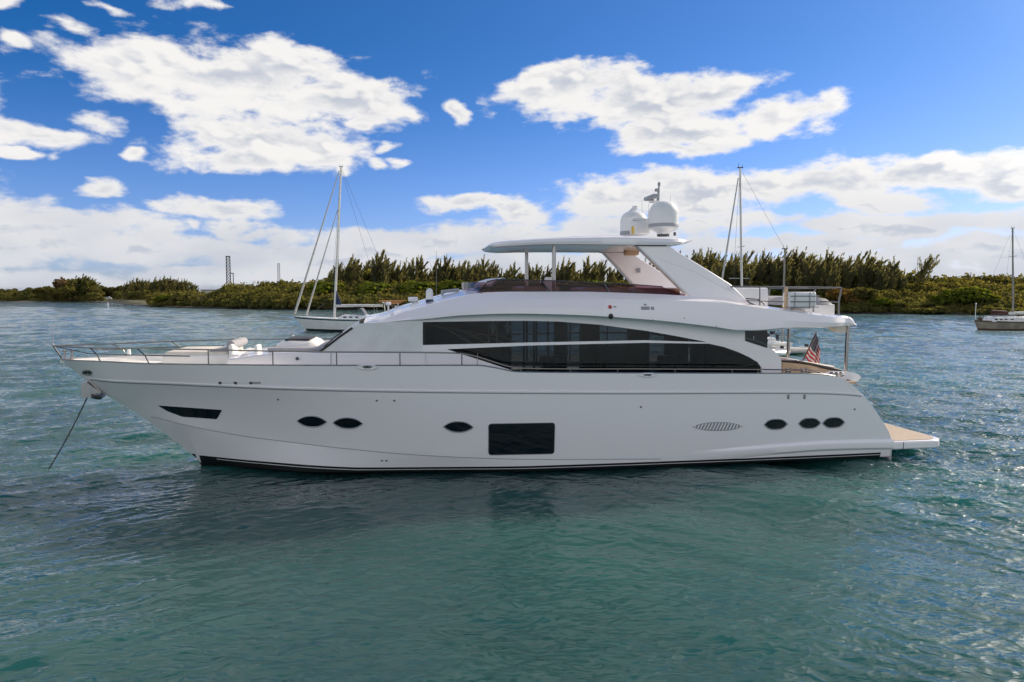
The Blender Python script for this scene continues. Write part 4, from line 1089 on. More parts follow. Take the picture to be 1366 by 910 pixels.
# ------------------------------------------------------------------ water
def water_material():
    m = bpy.data.materials.new('sea_water'); m.use_nodes = True; t = NT(m.node_tree); b = t.n['Principled BSDF']
    pos = t.new('ShaderNodeNewGeometry').outputs['Position']
    big = t.noise(pos, .055, 3.0, .5)
    col = t.mix(t.ramp(big, .38, .62), (.014, .066, .067, 1), (.021, .096, .089, 1))
    t.l.new(col, b.inputs['Base Color'])
    b.inputs['Subsurface Weight'].default_value = 1.0; b.inputs['Subsurface Radius'].default_value = (.5, 1.4, 1.5); b.inputs['Subsurface Scale'].default_value = 10.0
    b.inputs['Roughness'].default_value = .04; b.inputs['IOR'].default_value = 1.42
    mp = t.new('ShaderNodeMapping'); t.l.new(pos, mp.inputs['Vector']); mp.inputs['Rotation'].default_value = (0, 0, R(-6)); mp.inputs['Scale'].default_value = (.55, 1.0, 1.0)
    st = mp.outputs[0]
    def crest(n): return t.math('SUBTRACT', 1.0, t.math('ABSOLUTE', t.math('MULTIPLY_ADD', n, 2.0, -1.0)))
    h1 = t.math('ADD', t.math('MULTIPLY', crest(t.noise(st, 1.9, 2.0, .5, .5)), .75), t.math('MULTIPLY', crest(t.noise(st, 4.4, 2.0, .5, .4)), .30))
    h2 = crest(t.noise(st, .60, 4.0, .55, .3))
    cd = t.new('ShaderNodeCameraData').outputs['View Distance'] if False else None
    sp = t.new('ShaderNodeSeparateXYZ'); t.l.new(pos, sp.inputs[0])
    far = t.ramp(sp.outputs[1], 40, 130)                       # beyond the modelled waves the same swell as bump
    gust = t.ramp(t.noise(t.vmath('MULTIPLY', pos, (.35, 1.0, 1.0)), .035, 3.0, .55), .35, .65, .55, 1.25)
    bp1 = t.new('ShaderNodeBump'); bp1.inputs['Distance'].default_value = .15
    t.l.new(h1, bp1.inputs['Height'])
    leex = t.ramp(t.math('ABSOLUTE', t.math('ADD', sp.outputs[0], .5)), 7.0, 12.0, 1.0, 0.0)
    leey = t.math('MULTIPLY', t.ramp(sp.outputs[1], 6.0, 13.0), t.ramp(sp.outputs[1], 19.0, 23.0, 1.0, 0.0))
    calm = t.math('MULTIPLY_ADD', t.math('MULTIPLY', leex, leey), -.55, 1.0)      # lee of the yacht
    t.l.new(t.math('MULTIPLY', gust, calm), bp1.inputs['Strength'])
    # distant chop: facets too small to model, tilted at random (a bump node flattens out at this distance)
    def tilt(sc, det):
        nd = t.new('ShaderNodeTexNoise', noise_dimensions='3D'); t.l.new(st, nd.inputs['Vector'])
        nd.inputs['Scale'].default_value = sc; nd.inputs['Detail'].default_value = det; nd.inputs['Roughness'].default_value = .6
        return t.vmath('MULTIPLY', t.vmath('SUBTRACT', nd.outputs['Color'], (.5, .5, .5)), (1, 1, 0))
    tv = t.vmath('ADD', tilt(.9, 3.0), t.vmath('MULTIPLY', tilt(.22, 2.0), (.55, .55, 0)))
    scl = t.new('ShaderNodeVectorMath', operation='SCALE'); t.l.new(tv, scl.inputs[0])
    t.l.new(t.math('MULTIPLY', t.math('MULTIPLY', far, gust), .34), scl.inputs[3])
    nn = t.vmath('NORMALIZE', t.vmath('ADD', bp1.outputs[0], scl.outputs[0]))
    t.l.new(nn, b.inputs['Normal'])
    return m

def make_water():
    ys = [-400., -80., -20., -4., 2., 5.]
    y = 7.0
    while y < 280:
        ys.append(y); y += min(.15, .030 + .00022 * max(0, y - 8) ** 2) if y < 40 else .15 + (y - 40) * .006
    while y < 30000: ys.append(y); y *= 1.12
    ys.append(30000.)
    xs = [0.0]; x = 0.0
    while x < 17: x += .045; xs.append(x)
    while x < 230: x += .045 + (x - 17) * .0064; xs.append(x)
    while x < 30000: x *= 1.14; xs.append(x)
    xs = np.array(sorted([-v for v in xs[1:]] + xs), np.float32); ys = np.array(ys, np.float32)
    X, Y = np.meshgrid(xs, ys); Z = np.zeros_like(X); DX = np.zeros_like(X); DY = np.zeros_like(X)
    cell = np.maximum(np.gradient(xs)[None, :], np.gradient(ys)[:, None])
    rg = np.random.default_rng(11)
    lams = np.concatenate([np.exp(np.linspace(math.log(.22), math.log(3.0), 78)), np.exp(np.linspace(math.log(2.4), math.log(8.0), 20))])
    fade = np.clip((300 - Y) / 90, 0, 1) * np.clip((235 - np.abs(X)) / 45, 0, 1)
    sst = lambda v: v * v * (3 - 2 * v)
    right = sst(np.clip((X + 9) / 18, 0, 1))                       # the chop bends round both ends of the yacht
    lee = 1 - .58 * sst(np.clip((11.5 - np.abs(X + .5)) / 4, 0, 1)) * sst(np.clip((22 - Y) / 3, 0, 1)) * sst(np.clip((Y - 4) / 8, 0, 1))
    for n, lam in enumerate(lams):
        k = 2 * math.pi / lam
        side_ = n % 2
        th = (R(-64) if side_ == 0 else R(-118)) + rg.normal(0, R(21))
        slope = .047 * (1.0 if lam < 1.0 else .75 if lam < 2.0 else .5 if n < 78 else .62) * rg.uniform(.7, 1.3)
        A = slope / k; kx, ky = np.float32(k * math.cos(th)), np.float32(k * math.sin(th))
        ph = kx * X + ky * Y + np.float32(rg.uniform(0, 6.283))
        w = np.clip((np.float32(lam) / cell - 2.2) / 2.0, 0, 1) * fade * (.25 + .75 * (right if side_ else 1 - right)) * ((lee if n < 78 else .4 + .6 * lee) if lam > .5 else .5 + .5 * lee)
        Z += w * A * np.cos(ph); DX -= w * A * 1.0 * math.cos(th) * np.sin(ph); DY -= w * A * 1.0 * math.sin(th) * np.sin(ph)
    V = np.stack([X + DX, Y + DY, Z], -1).reshape(-1, 3).astype(np.float32)
    ny, nx = X.shape
    i = np.arange(ny - 1)[:, None] * nx + np.arange(nx - 1)[None, :]
    F = np.stack([i, i + 1, i + nx + 1, i + nx], -1).reshape(-1).astype(np.int32)
    nf = len(F) // 4
    me = bpy.data.meshes.new('water'); me.vertices.add(len(V)); me.vertices.foreach_set('co', V.ravel())
    me.loops.add(nf * 4); me.loops.foreach_set('vertex_index', F)
    me.polygons.add(nf); me.polygons.foreach_set('loop_start', np.arange(0, nf * 4, 4, dtype=np.int32))
    me.polygons.foreach_set('use_smooth', np.ones(nf, dtype=bool))
    me.update(calc_edges=True); me.materials.append(water_material())
    o = bpy.data.objects.new('water', me); COL.objects.link(o); o.location.z = -.13; set_props(o, kind='structure')
make_water()

# ------------------------------------------------------------------ land
SHORE = [(-260, 402.5), (-60, 402.3), (40, 402.6), (100, 402.0), (150, 403.6), (186, 407.5), (215, 409.0), (300, 411), (400, 413), (650, 413.6), (860, 414.5), (1000, 416.2), (1130, 417.8), (1250, 419), (1366, 420), (1600, 422), (1900, 424)]
shore_w = [ground(x, y) for (x, y) in SHORE]
def shore_pt(px):
    y = float(np.interp(px, [p[0] for p in SHORE], [p[1] for p in SHORE])); return ground(px, y)
def land_material():
    m = bpy.data.materials.new('shore_ground'); m.use_nodes = True; t = NT(m.node_tree); b = t.n['Principled BSDF']
    pos = t.new('ShaderNodeNewGeometry').outputs['Position']; sp = t.new('ShaderNodeSeparateXYZ'); t.l.new(pos, sp.inputs[0])
    n = t.noise(pos, .22, 5.0, .6); n2 = t.noise(pos, 1.4, 4.0, .6)
    grass = t.mix(t.ramp(n, .35, .65), (.060, .066, .022, 1), (.125, .110, .045, 1))
    grass = t.mix(t.ramp(n2, .45, .75, 0, .6), grass, (.05, .04, .025, 1))
    z = t.math('ADD', sp.outputs[2], t.math('MULTIPLY', t.math('SUBTRACT', n, .5), .5))
    sandmask = t.ramp(sp.outputs[0], -112, -88, 1.0, 0.0)
    sand = t.mix(sandmask, (.05, .04, .028, 1), (.30, .25, .18, 1))
    c = t.mix(t.ramp(z, .22, .48), sand, grass)
    wet = t.mix(t.ramp(sp.outputs[2], .02, .12), (.035, .03, .022, 1), c)
    t.l.new(wet, b.inputs['Base Color']); b.inputs['Roughness'].default_value = .95
    return m
def make_land():
    mb = MB(); rows = []
    prof = [(-3, -.5), (0, -.02), (.8, .10), (2, .3), (5, .55), (12, .9), (30, 1.3), (80, 1.8), (250, 2.2), (900, 2.0), (6000, 1.0)]
    xs = np.linspace(-260, 1900, 260); rg = np.random.default_rng(3)
    wob = np.convolve(rg.normal(0, 1, 300), np.ones(5) / 5, 'same')
    for k, x in enumerate(xs):
        p = shore_pt(x); d = Vector((p.x, p.y, 0)).normalized(); w = wob[k] * 1.2
        rows.append([(p.x + d.x * (s + w), p.y + d.y * (s + w), z + (.05 * wob[(k * 3 + j * 7) % 290] if 2 < j < 8 else 0)) for j, (s, z) in enumerate(prof)])
    mb.grid(rows); o = mb.build('land', land_material(), None, smooth=60, weld=False, kind='structure')
make_land()

# ------------------------------------------------------------------ vegetation
def leaf_material(name, c0, c1, c2, trans=.35, pscale=.12):
    m = bpy.data.materials.new(name); m.use_nodes = True; t = NT(m.node_tree); t.n.clear()
    g = t.new('ShaderNodeNewGeometry')
    oi = t.new('ShaderNodeObjectInfo').outputs['Random']
    n = t.noise(g.outputs['Position'], pscale, 2.0, .5)
    c = t.mix(t.ramp(n, .36, .64), c0, c1)
    c = t.mix(t.math('MULTIPLY', g.outputs['Random Per Island'], .35), c, c2)
    k = t.math('MULTIPLY_ADD', oi, .35, .82)
    sc = t.new('ShaderNodeVectorMath', operation='SCALE'); t.l.new(c, sc.inputs[0]); t.l.new(k, sc.inputs[3])
    d = t.new('ShaderNodeBsdfDiffuse'); t.l.new(sc.outputs[0], d.inputs[0])
    tr = t.new('ShaderNodeBsdfTranslucent'); t.l.new(t.vmath('MULTIPLY', sc.outputs[0], (1.25, 1.15, .6)), tr.inputs[0])
    mx = t.new('ShaderNodeMixShader'); mx.inputs[0].default_value = trans
    t.l.new(d.outputs[0], mx.inputs[1]); t.l.new(tr.outputs[0], mx.inputs[2])
    o = t.new('ShaderNodeOutputMaterial'); t.l.new(mx.outputs[0], o.inputs[0]); return m
M['mangrove'] = leaf_material('mangrove_leaves', (.126, .138, .046, 1), (.170, .160, .054, 1), (.200, .168, .060, 1), .55)
M['casuarina'] = leaf_material('casuarina_needles', (.135, .148, .076, 1), (.170, .168, .092, 1), (.205, .180, .105, 1), .6)
M['bright_bush'] = leaf_material('bright_green_leaves', (.085, .120, .018, 1), (.120, .150, .022, 1), (.16, .16, .03, 1), .45)
M['rust_bush'] = leaf_material('rusty_leaves', (.16, .09, .03, 1), (.20, .12, .035, 1), (.10, .10, .03, 1), .4)
M['dark_tree'] = leaf_material('dark_tree_leaves', (.085, .100, .034, 1), (.125, .120, .042, 1), (.16, .125, .05, 1), .5)
M['brown_tree'] = leaf_material('brownish_leaves', (.18, .12, .07, 1), (.15, .12, .06, 1), (.20, .13, .08, 1), .5)
M['bark'] = pbsdf('grey_brown_bark', (.10, .075, .055), .9, var=.3)
M['bark_pale'] = pbsdf('pale_bark', (.20, .16, .12), .9, var=.3)

def quads(C, U, W):
    return np.stack([C - U - W, C + U - W, C + U + W, C - U + W], 1)
def unit(a): return a / np.maximum(np.linalg.norm(a, axis=-1, keepdims=True), 1e-9)

def blob_leaves(rg, centre, rad, n, size):
    """leaf clumps spread through the outer shell of an uneven crown"""
    d = unit(rg.normal(size=(n, 3))); d[:, 2] = np.where(d[:, 2] < -.35, -d[:, 2], d[:, 2])
    ph = rg.uniform(0, 6.28, 6)
    lump = 1 + .16 * np.sin(3 * np.arctan2(d[:, 1], d[:, 0]) + ph[0]) + .15 * np.sin(5 * d[:, 2] * 2 + ph[1] + 2 * np.arctan2(d[:, 1], d[:, 0])) + .10 * np.sin(9 * d[:, 0] + ph[2]) * np.sin(8 * d[:, 1] + ph[3])
    r = lump * (1 - .38 * rg.random(n) ** 2)
    C = centre + d * rad * r[:, None]
    nrm = unit(d + rg.normal(0, .55, (n, 3)))
    a = unit(np.cross(nrm, rg.normal(size=(n, 3)))); b = np.cross(nrm, a)
    s = size * rg.uniform(.55, 1.25, (n, 1))
    return quads(C, a * s, b * s * .75)

def casuarina_leaves(rg, h, spread, lean, n_br, per, open_=0.0):
    P = []
    base = h * (.16 + .2 * open_)
    for k in range(n_br):
        f = (k + rg.random()) / n_br
        z0 = base + (h * .80 - base) * f ** .8 * rg.uniform(.85, 1.0)
        ang = rg.uniform(0, 6.28)
        ln = (spread * (1.0 - .40 * f) + .10 * h) * rg.uniform(.55, 1.25)
        up = rg.uniform(.9, 2.3)
        d = unit(np.array([math.cos(ang) * .8 + lean * 1.6, math.sin(ang) * .8, up]))
        o = np.array([lean * z0 * .35, 0, z0])
        t = rg.random((per, 1)) ** .75
        c = o + d * ln * t + np.array([lean * .5, 0, .10]) * (t ** 2) * ln
        w = (.045 + .12 * (1 - t)) * ln
        c = c + rg.normal(size=(per, 3)) * w * np.array([.55, .55, .6])
        u = unit(d + np.array([lean * .6, 0, .35]) + rg.normal(0, .26, (per, 3)))
        v = unit(np.cross(u, rg.normal(size=(per, 3))))
        s = rg.uniform(.22, .70, (per, 1)) * (h / 15)
        P.append(quads(c, u * s, v * s * .15))
    per2 = per // 2                                                      # leader
    t = rg.random((per2, 1)); c = np.array([0, 0, h * .55]) + np.array([lean * .5, 0, 1]) * t * h * .47
    c = c + rg.normal(size=(per2, 3)) * (.075 * h * (1.02 - t)) * np.array([.5, .5, .4]) + np.array([lean * h * .18, 0, 0])
    u = unit(np.array([lean, 0, 1.2]) + rg.normal(0, .45, (per2, 3))); v = unit(np.cross(u, rg.normal(size=(per2, 3))))
    s = rg.uniform(.22, .6, (per2, 1)) * (h / 15)
    P.append(quads(c, u * s, v * s * .2))
    return np.concatenate(P)

def trunk_mesh(name, h, r, lean, mat, rg, limbs=5):
    mb = MB()
    mb.tube([(lean * h * .35 * t ** 1.2, .1 * math.sin(t * 5), h * .92 * t - .3) for t in np.linspace(0, 1, 7)], [r * (1 - .85 * t) for t in np.linspace(0, 1, 7)], 7)
    for k in range(limbs):
        f = .25 + .6 * k / limbs; a = rg.uniform(0, 6.28); z0 = h * f
        o = Vector((lean * z0 * .35, 0, z0)); d = Vector((math.cos(a) + lean, math.sin(a), 1.0)).normalized() * h * .22
        mb.tube([o, o + d * .5, o + d + Vector((0, 0, .06 * h))], [r * .35, r * .25, r * .08], 5)
    me_o = mb.build(name, mat); me = me_o.data; bpy.data.objects.remove(me_o); return me

def tree_obj(name, crown_me, trunk_me, loc, sc, rz, label, group, cat='tree'):
    e = empty(name, loc, rz, label=label, cat=cat, group=group); e.scale = sc
    for nm, me in (('crown', crown_me), ('trunk', trunk_me)):
        o = bpy.data.objects.new(nm, me); COL.objects.link(o); o.parent = e
    return e
def place_tree(name, var, px, depth, ytop, h0, label, group, cat='tree', wid=1.0, rzj=.25):
    """stands a tree variant at a spot of the land so that its height is that of the photo"""
    p = at_depth(px, HOR, depth); ztop = CAM_H + (HOR - ytop) / FPX * depth
    g = 1.2; s = max(.3, (ztop - g) / h0)
    return tree_obj(name, var[0], var[1], (p.x, p.y, g - .2), (s * wid, s * wid, s), random.uniform(-rzj, rzj), label, group, cat)

CAS = []
for k in range(8):
    rg = np.random.default_rng(100 + k)
    lean = [.22, .30, .18, .26, .34, .2, .28, .24][k]
    P = casuarina_leaves(rg, 15, [2.3, 2.8, 2.0, 2.5, 3.0, 1.8, 2.4, 2.1][k], lean, [24, 30, 21, 27, 30, 19, 25, 22][k], 95)
    CAS.append((quads_mesh('crown', P, M['casuarina']), trunk_mesh('trunk', 15, .28, lean, M['bark'], rg)))
rg = np.random.default_rng(140)
OPEN = (quads_mesh('crown', casuarina_leaves(rg, 13, 5.5, .25, 17, 70, .3), M['casuarina']), trunk_mesh('trunk', 13, .35, .15, M['bark'], rg, 9))

def top_line(px, pts): return float(np.interp(px, [p[0] for p in pts], [p[1] for p in pts]))
rt = random.Random(5)
n_c = 0
def cas_row(x0, x1, n, depth, tops, jit, label, group, shrink=0.0):
    for k in range(n):
        x = x0 + (x1 - x0) * (k + rt.uniform(.1, .9)) / n
        y = top_line(x, tops) + rt.uniform(-jit * .5, jit) + shrink + (9 if rt.random() < .2 else 0)
        place_tree('casuarina_tree', CAS[rt.randrange(len(CAS))], x, depth * rt.uniform(.96, 1.05), y, 15.5, label, group, wid=rt.uniform(.8, 1.2))
MIDT = [(425, 346), (440, 350), (455, 336), (470, 350), (498, 333), (520, 345), (550, 343), (580, 348), (592, 338), (610, 350), (636, 338), (660, 346), (700, 350), (760, 345), (790, 342), (820, 342), (850, 342), (900, 338)]
RIGT = [(900, 338), (925, 330), (970, 334), (1000, 333), (1040, 330), (1090, 331), (1130, 337), (1160, 335), (1185, 336), (1197, 346), (1210, 356)]
LB1 = 'tall feathery casuarina behind the mangroves, between left sailboat mast and flybridge screen'
LB2 = 'tall feathery casuarina seen below the yacht hardtop, on the far shore'
LB3 = 'tall dark wind-leaning casuarina in the right shore row, above the life raft'
cas_row(436, 660, 34, 232, MIDT, 12, LB1, 'casuarinas behind the mangroves left of the hardtop')
cas_row(428, 660, 32, 246, MIDT, 16, LB1, 'casuarinas behind the mangroves left of the hardtop', 6)
cas_row(662, 900, 30, 226, MIDT, 12, LB2, 'casuarinas under the hardtop')
cas_row(662, 900, 20, 240, MIDT, 12, LB2, 'casuarinas under the hardtop', 5)
cas_row(902, 1206, 40, 196, RIGT, 9, LB3, 'casuarinas on the right shore')
cas_row(902, 1206, 38, 208, RIGT, 12, LB3, 'casuarinas on the right shore', 5)
cas_row(902, 1200, 26, 190, RIGT, 10, LB3, 'casuarinas on the right shore', 12)
def filler_row(x0, x1, n, depth, tops, label, group):
    for k in range(n):
        x = x0 + (x1 - x0) * (k + rt.uniform(.1, .9)) / n
        place_tree('leafy_tree', BT[rt.randrange(4)] if rt.random() < .7 else BT2[rt.randrange(3)], x, depth * rt.uniform(.98, 1.03), top_line(x, tops) + rt.uniform(14, 27), 10, label, group, wid=rt.uniform(.55, .95))
FILL = [(436, 655, 17, 238, MIDT, 'dark rounded tree among the casuarinas between left sailboat mast and flybridge screen', 'rounded trees among the left casuarinas'),
        (665, 895, 13, 232, MIDT, 'dark rounded tree among the casuarinas seen below the yacht hardtop', 'rounded trees under the hardtop'),
        (905, 1195, 20, 200, RIGT, 'dark rounded tree among the casuarinas of the right shore row', 'rounded trees among the right casuarinas')]
place_tree('casuarina_tree', OPEN, 1226, 192, 337, 14.5, 'lone open-branched casuarina standing right of the right-hand row, sky showing through it', None, rzj=.05)
# left grove, leaning with the wind, and the taller clump beside it
LROW = [(163, 375), (175, 371), (195, 369), (215, 368), (240, 370), (255, 374), (264, 380)]
for k in range(26):
    x = 161 + 100 * (k + rt.random()) / 26
    place_tree('casuarina_tree', CAS[rt.randrange(8)], x, 338 * rt.uniform(.98, 1.06), top_line(x, LROW) + rt.uniform(-2, 3), 15.5, 'short wind-leaning casuarina in the grove behind the grassy point, left of the towers', 'casuarina grove on the left point', wid=1.25)
def blob_tree(seed, mat, h, w, n=900, size=.5, trunk='bark'):
    rg = np.random.default_rng(seed); Ps = []
    for k in range(7):
        c = np.array([rg.normal(0, w * .30), rg.normal(0, w * .25), h * rg.uniform(.22, .76)])
        Ps.append(blob_leaves(rg, c, np.array([w * .30, w * .28, h * .22]) * rg.uniform(.75, 1.15), n // 7, size))
    return (quads_mesh('crown', np.concatenate(Ps), M[mat]), trunk_mesh('trunk', h * .8, .25, .05, M[trunk], rg, 6))
BT = [blob_tree(200 + k, 'dark_tree', 10, 9) for k in range(4)]
BT2 = [blob_tree(210 + k, 'mangrove', 10, 10) for k in range(3)]
BTB = blob_tree(220, 'brown_tree', 10, 8)
for args in FILL: filler_row(*args)
place_tree('leafy_tree', BTB, 86, 394, 370, 10, 'brownish broad tree at the left edge of the tall clump on the left shore', None)
for x, y in ((97, 367), (106, 364.5), (118, 368)):
    place_tree('casuarina_tree', CAS[rt.randrange(8)], x, 391, y, 15.5, 'tall casuarina in the rounded clump left of the grassy point', 'casuarinas of the left clump', wid=1.5)
for x, y, d in ((100, 371, 388), (112, 369, 390), (124, 374, 388), (92, 377, 385), (130, 384, 384)):
    place_tree('leafy_tree', BT2[rt.randrange(3)], x, d, y, 10, 'green broad tree in the rounded clump left of the grassy point', 'broad trees of the left clump', wid=.8)
for k in range(26):
    x = -30 + 118 * (k + rt.random()) / 26
    place_tree('leafy_tree', BT[rt.randrange(4)], x, 395 * rt.uniform(.97, 1.08), 383 - 2 * x / 88 + rt.uniform(-1.5, 2.0), 10, 'low dark tree in the line along the far left shore', 'trees along the far left shore', wid=1.1)
for k in range(14):
    x = -30 + 120 * (k + rt.random()) / 14
    place_tree('leafy_tree', BT2[rt.randrange(3)], x, 388, 389.5 + rt.uniform(-1.5, 3), 10, 'small olive tree at the water edge of the far left shore', 'small trees at the far left water edge', wid=1.4)
for k in range(7):
    x = 132 + 32 * (k + rt.random()) / 7
    place_tree('leafy_tree', BT[rt.randrange(4)], x, 392, 380 + rt.uniform(-2, 2.5), 10, 'dark tree between the rounded clump and the casuarina grove on the left', 'trees between clump and grove on the left', wid=.9)
for k in range(9):
    x = 165 + 100 * (k + rt.random()) / 9
    place_tree('leafy_tree', BT[rt.randrange(4)], x, 331, 385 + rt.uniform(-1, 2), 10, 'dark undergrowth tree at the foot of the casuarina grove on the left', 'undergrowth trees of the left grove', wid=1.0)

# the mangrove belt reads as one mass
def thicket(name, spans, seed, mat):
    rg = np.random.default_rng(seed); Ps = []
    for (x0, x1, n, d0, d1, ytop0, ytop1, rad) in spans:
        for k in range(n):
            px = x0 + (x1 - x0) * (k + rg.random()) / n
            sp_ = shore_pt(px); f = rg.random()
            depth = sp_.y + d0 + (d1 - d0) * f
            yt = ytop0 + (ytop1 - ytop0) * f + rg.normal(0, 1.7)
            ztop = max(1.2, CAM_H + (HOR - yt) / FPX * depth)
            r = rad * rg.uniform(.65, 1.3)
            p = at_depth(px, HOR, depth); hz_ = min(r * 1.0, ztop * .55)
            c = np.array([p.x, p.y, max(.4, ztop - hz_)])
            Ps.append(blob_leaves(rg, c, np.array([r * 1.15, r, hz_]), 470, .31))
            if c[2] - hz_ * .4 > 1.0:                              # skirt of leaves down to the ground on the water side
                Ps.append(blob_leaves(rg, c * np.array([1, .997, .42]), np.array([r * 1.1, r * .9, c[2] * .55]), 240, .35))
    o = bpy.data.objects.new(name, quads_mesh(name, np.concatenate(Ps), M[mat])); COL.objects.link(o)
    return set_props(o, kind='stuff')
o = thicket('undergrowth', [(-40, 135, 60, 2, 9, 397, 391, 1.8), (130, 165, 14, 40, 52, 395, 391, 1.6), (160, 272, 36, 50, 66, 395, 389, 1.7)], 30, 'mangrove')
set_props(o, label='low scrub under the trees along the left shore and the grassy point', cat='scrub')
o = thicket('mangrove_thicket', [(205, 285, 30, 3, 10, 402, 391, 2.6), (265, 400, 60, 3, 12, 402, 388, 3.0), (300, 660, 130, 2, 8, 400, 392, 3.0), (300, 660, 130, 8, 22, 392, 378, 3.2), (345, 660, 60, 18, 26, 381, 376, 3.0)], 31, 'mangrove')
set_props(o, label='dense olive green mangrove thicket along the water behind the left sailboat', cat='mangroves')
o = thicket('mangrove_thicket', [(660, 1000, 90, 2, 10, 398, 388, 3.0), (660, 1000, 90, 8, 24, 388, 374, 3.2)], 32, 'mangrove')
set_props(o, label='olive mangrove thicket on the far shore behind the yacht and under its hardtop', cat='mangroves')
o = thicket('mangrove_thicket', [(1000, 1420, 60, 1, 6, 412, 404, 1.9), (1000, 1420, 120, 5, 16, 405, 392, 2.7), (1000, 1420, 120, 14, 30, 392, 380, 3.0), (1000, 1420, 80, 26, 40, 382, 372, 3.0), (1240, 1420, 40, 34, 44, 376, 369, 3.0)], 33, 'mangrove')
set_props(o, label='dense olive mangrove thicket climbing the right shore behind the right sailboat', cat='mangroves')
# bushes that stand out from it
def bush(seed, mat):
    rg = np.random.default_rng(seed)
    P = np.concatenate([blob_leaves(rg, np.array([rg.normal(0, 1.3), rg.normal(0, .8), rg.uniform(1.6, 3.4)]), np.array([1.9, 1.7, 1.5]), 260, .34) for _ in range(6)])
    return (quads_mesh('crown', P, M[mat]), trunk_mesh('trunk', 3.2, .15, .05, M['bark'], rg, 5))
BB = {m: bush(300 + i, m) for i, m in enumerate(('bright_bush', 'rust_bush', 'dark_tree'))}
def put_bush(mat, px, dshore, ytop, label, wid, name='shrub'):
    d = shore_pt(px).y + dshore
    return place_tree(name, BB[mat], px, d, ytop, 4.8, label, None, cat='shrub', wid=wid)
put_bush('bright_bush', 1288, 7, 383, 'big rounded bright green bush on the right shore, just left of the right sailboat mast', 1.35)
put_bush('bright_bush', 1306, 7.5, 385, 'bright green bush on the right shore overlapping the big rounded one on its right', 1.0)
put_bush('bright_bush', 1262, 7, 391, 'small bright green bush at the left foot of the big rounded bright one', 1.2)
put_bush('rust_bush', 1133, 8, 384.5, 'rusty orange bush on the right shore just right of the aft flybridge rail', 1.3)
put_bush('dark_tree', 1148, 7, 385, 'dark green bush immediately right of the rusty orange one', 1.4)
put_bush('bright_bush', 1176, 4, 397, 'yellow-green low bush between the stern overhang and big bright bush', 1.6)
put_bush('dark_tree', 1200, 2.5, 403, 'dark low bush at the water edge below the yellow-green one on the right shore', 1.7)
put_bush('dark_tree', 1240, 2.5, 403, 'dark low bush at the water edge left of the right sailboat bow', 1.6)
put_bush('bright_bush', 222, 4, 393, 'bright green bush at the right end of the grassy point', 1.5)
put_bush('dark_tree', 238, 2, 396, 'dark bush at the water edge right of the grassy point', 2.0)
for i, (x, y) in enumerate(((440, 376), (505, 377), (560, 376), (610, 375))):
    put_bush('bright_bush', x, 18, y, ['yellow-green bush crowning the thicket directly behind the left sailboat mast', 'yellow-green bush crowning the thicket above the left sailboat boom end', 'yellow-green bush crowning the thicket above the yacht roof horn', 'yellow-green bush crowning the thicket just left of the flybridge screen'][i], 1.8)
for i, (x, y) in enumerate(((770, 377), (800, 376), (1010, 380))):
    put_bush('bright_bush', x, 14, y, ['yellow-green bush seen under the hardtop left of the arch', 'yellow-green bush seen under the hardtop against the pale arch leg', 'yellow-green bush behind the wet bar of the aft flybridge'][i], 1.6)
# bare dead shrub on the bank left of the mangroves
rg = np.random.default_rng(77); mb = MB()
for k in range(26):
    a = rg.uniform(0, 6.28); d = Vector((math.cos(a) * .6, math.sin(a) * .6, rg.uniform(.8, 1.6))).normalized() * rg.uniform(2.0, 4.6); o_ = Vector((rg.normal(0, .5), rg.normal(0, .4), 0))
    mb.tube([o_, o_ + d * .5 + Vector((0, 0, .2)), o_ + d], [.09, .06, .02], 5)
p = at_depth(270, HOR, shore_pt(270).y + 1.5)
ds = mb.build('dead_shrub', M['bark_pale'], None, label='bare grey-brown dead shrub in the bank right of the grassy point', cat='shrub'); ds.location = (p.x, p.y, .6)

# ------------------------------------------------------------------ towers, jetty, posts, distant building, parked cars
def lattice_tower(px, depth, ytop, w, label, mat, side_mast=False):
    p = at_depth(px, HOR, depth); H = CAM_H + (HOR - ytop) / FPX * depth
    e = empty('lattice_tower', (p.x, p.y, 0), .3, label=label, cat='tower')
    fr = MB(); h2 = w / 2
    for sx in (-1, 1):
        for sy in (-1, 1): fr.tube([(sx * h2, sy * h2, 0), (sx * h2 * .85, sy * h2 * .85, H)], w * .07, 5)
    fr.build('leg_frame', mat, e)
    br = MB(); n = 13
    for k in range(n):
        z0, z1 = H * k / n, H * (k + 1) / n; s = h2 * .95
        for (a, b) in (((-s, -s), (s, -s)), ((s, -s), (s, s)), ((s, s), (-s, s)), ((-s, s), (-s, -s))):
            br.tube([(*a, z0), (*b, z1)], w * .045, 4); br.tube([(*b, z0), (*a, z1)], w * .045, 4); br.tube([(*a, z1), (*b, z1)], w * .05, 4)
    br.build('bracing', mat, e)
    MB().box((0, 0, H + w * .08), (w * 1.05, w * 1.05, w * .2)).build('platform', mat, e)
    if side_mast:
        MB().tube([(w * 1.1, 0, 0), (w * 1.1, 0, H * .6)], w * .12, 6).box((w * .8, 0, H * .6), (w * .9, w * .3, w * .2)).build('side_pipe', mat, e)
    return e
M['tower'] = pbsdf('tower_steel', (.10, .10, .11), .6, var=.2)
lattice_tower(305.5, 620, 343, 3.6, 'larger dark lattice tower with a side pipe rising behind the low bank on the left', M['tower'], True)
lattice_tower(372.5, 760, 352.5, 2.6, 'smaller dark lattice tower right of the larger one, above the mangroves', M['tower'])
p0, p1 = at_depth(272, HOR, 420), at_depth(300, HOR, 420)
bd = empty('flat_building', ((p0.x + p1.x) / 2, 420, 0), 0, label='low pale flat-roofed building peeking over the bank at the foot of the larger tower', cat='building')
W_ = p1.x - p0.x
MB().box((0, 0, 3.2), (W_, 8, 6.4)).build('wall', pbsdf('pale_wall', (.5, .5, .52), .8, var=.1), bd)
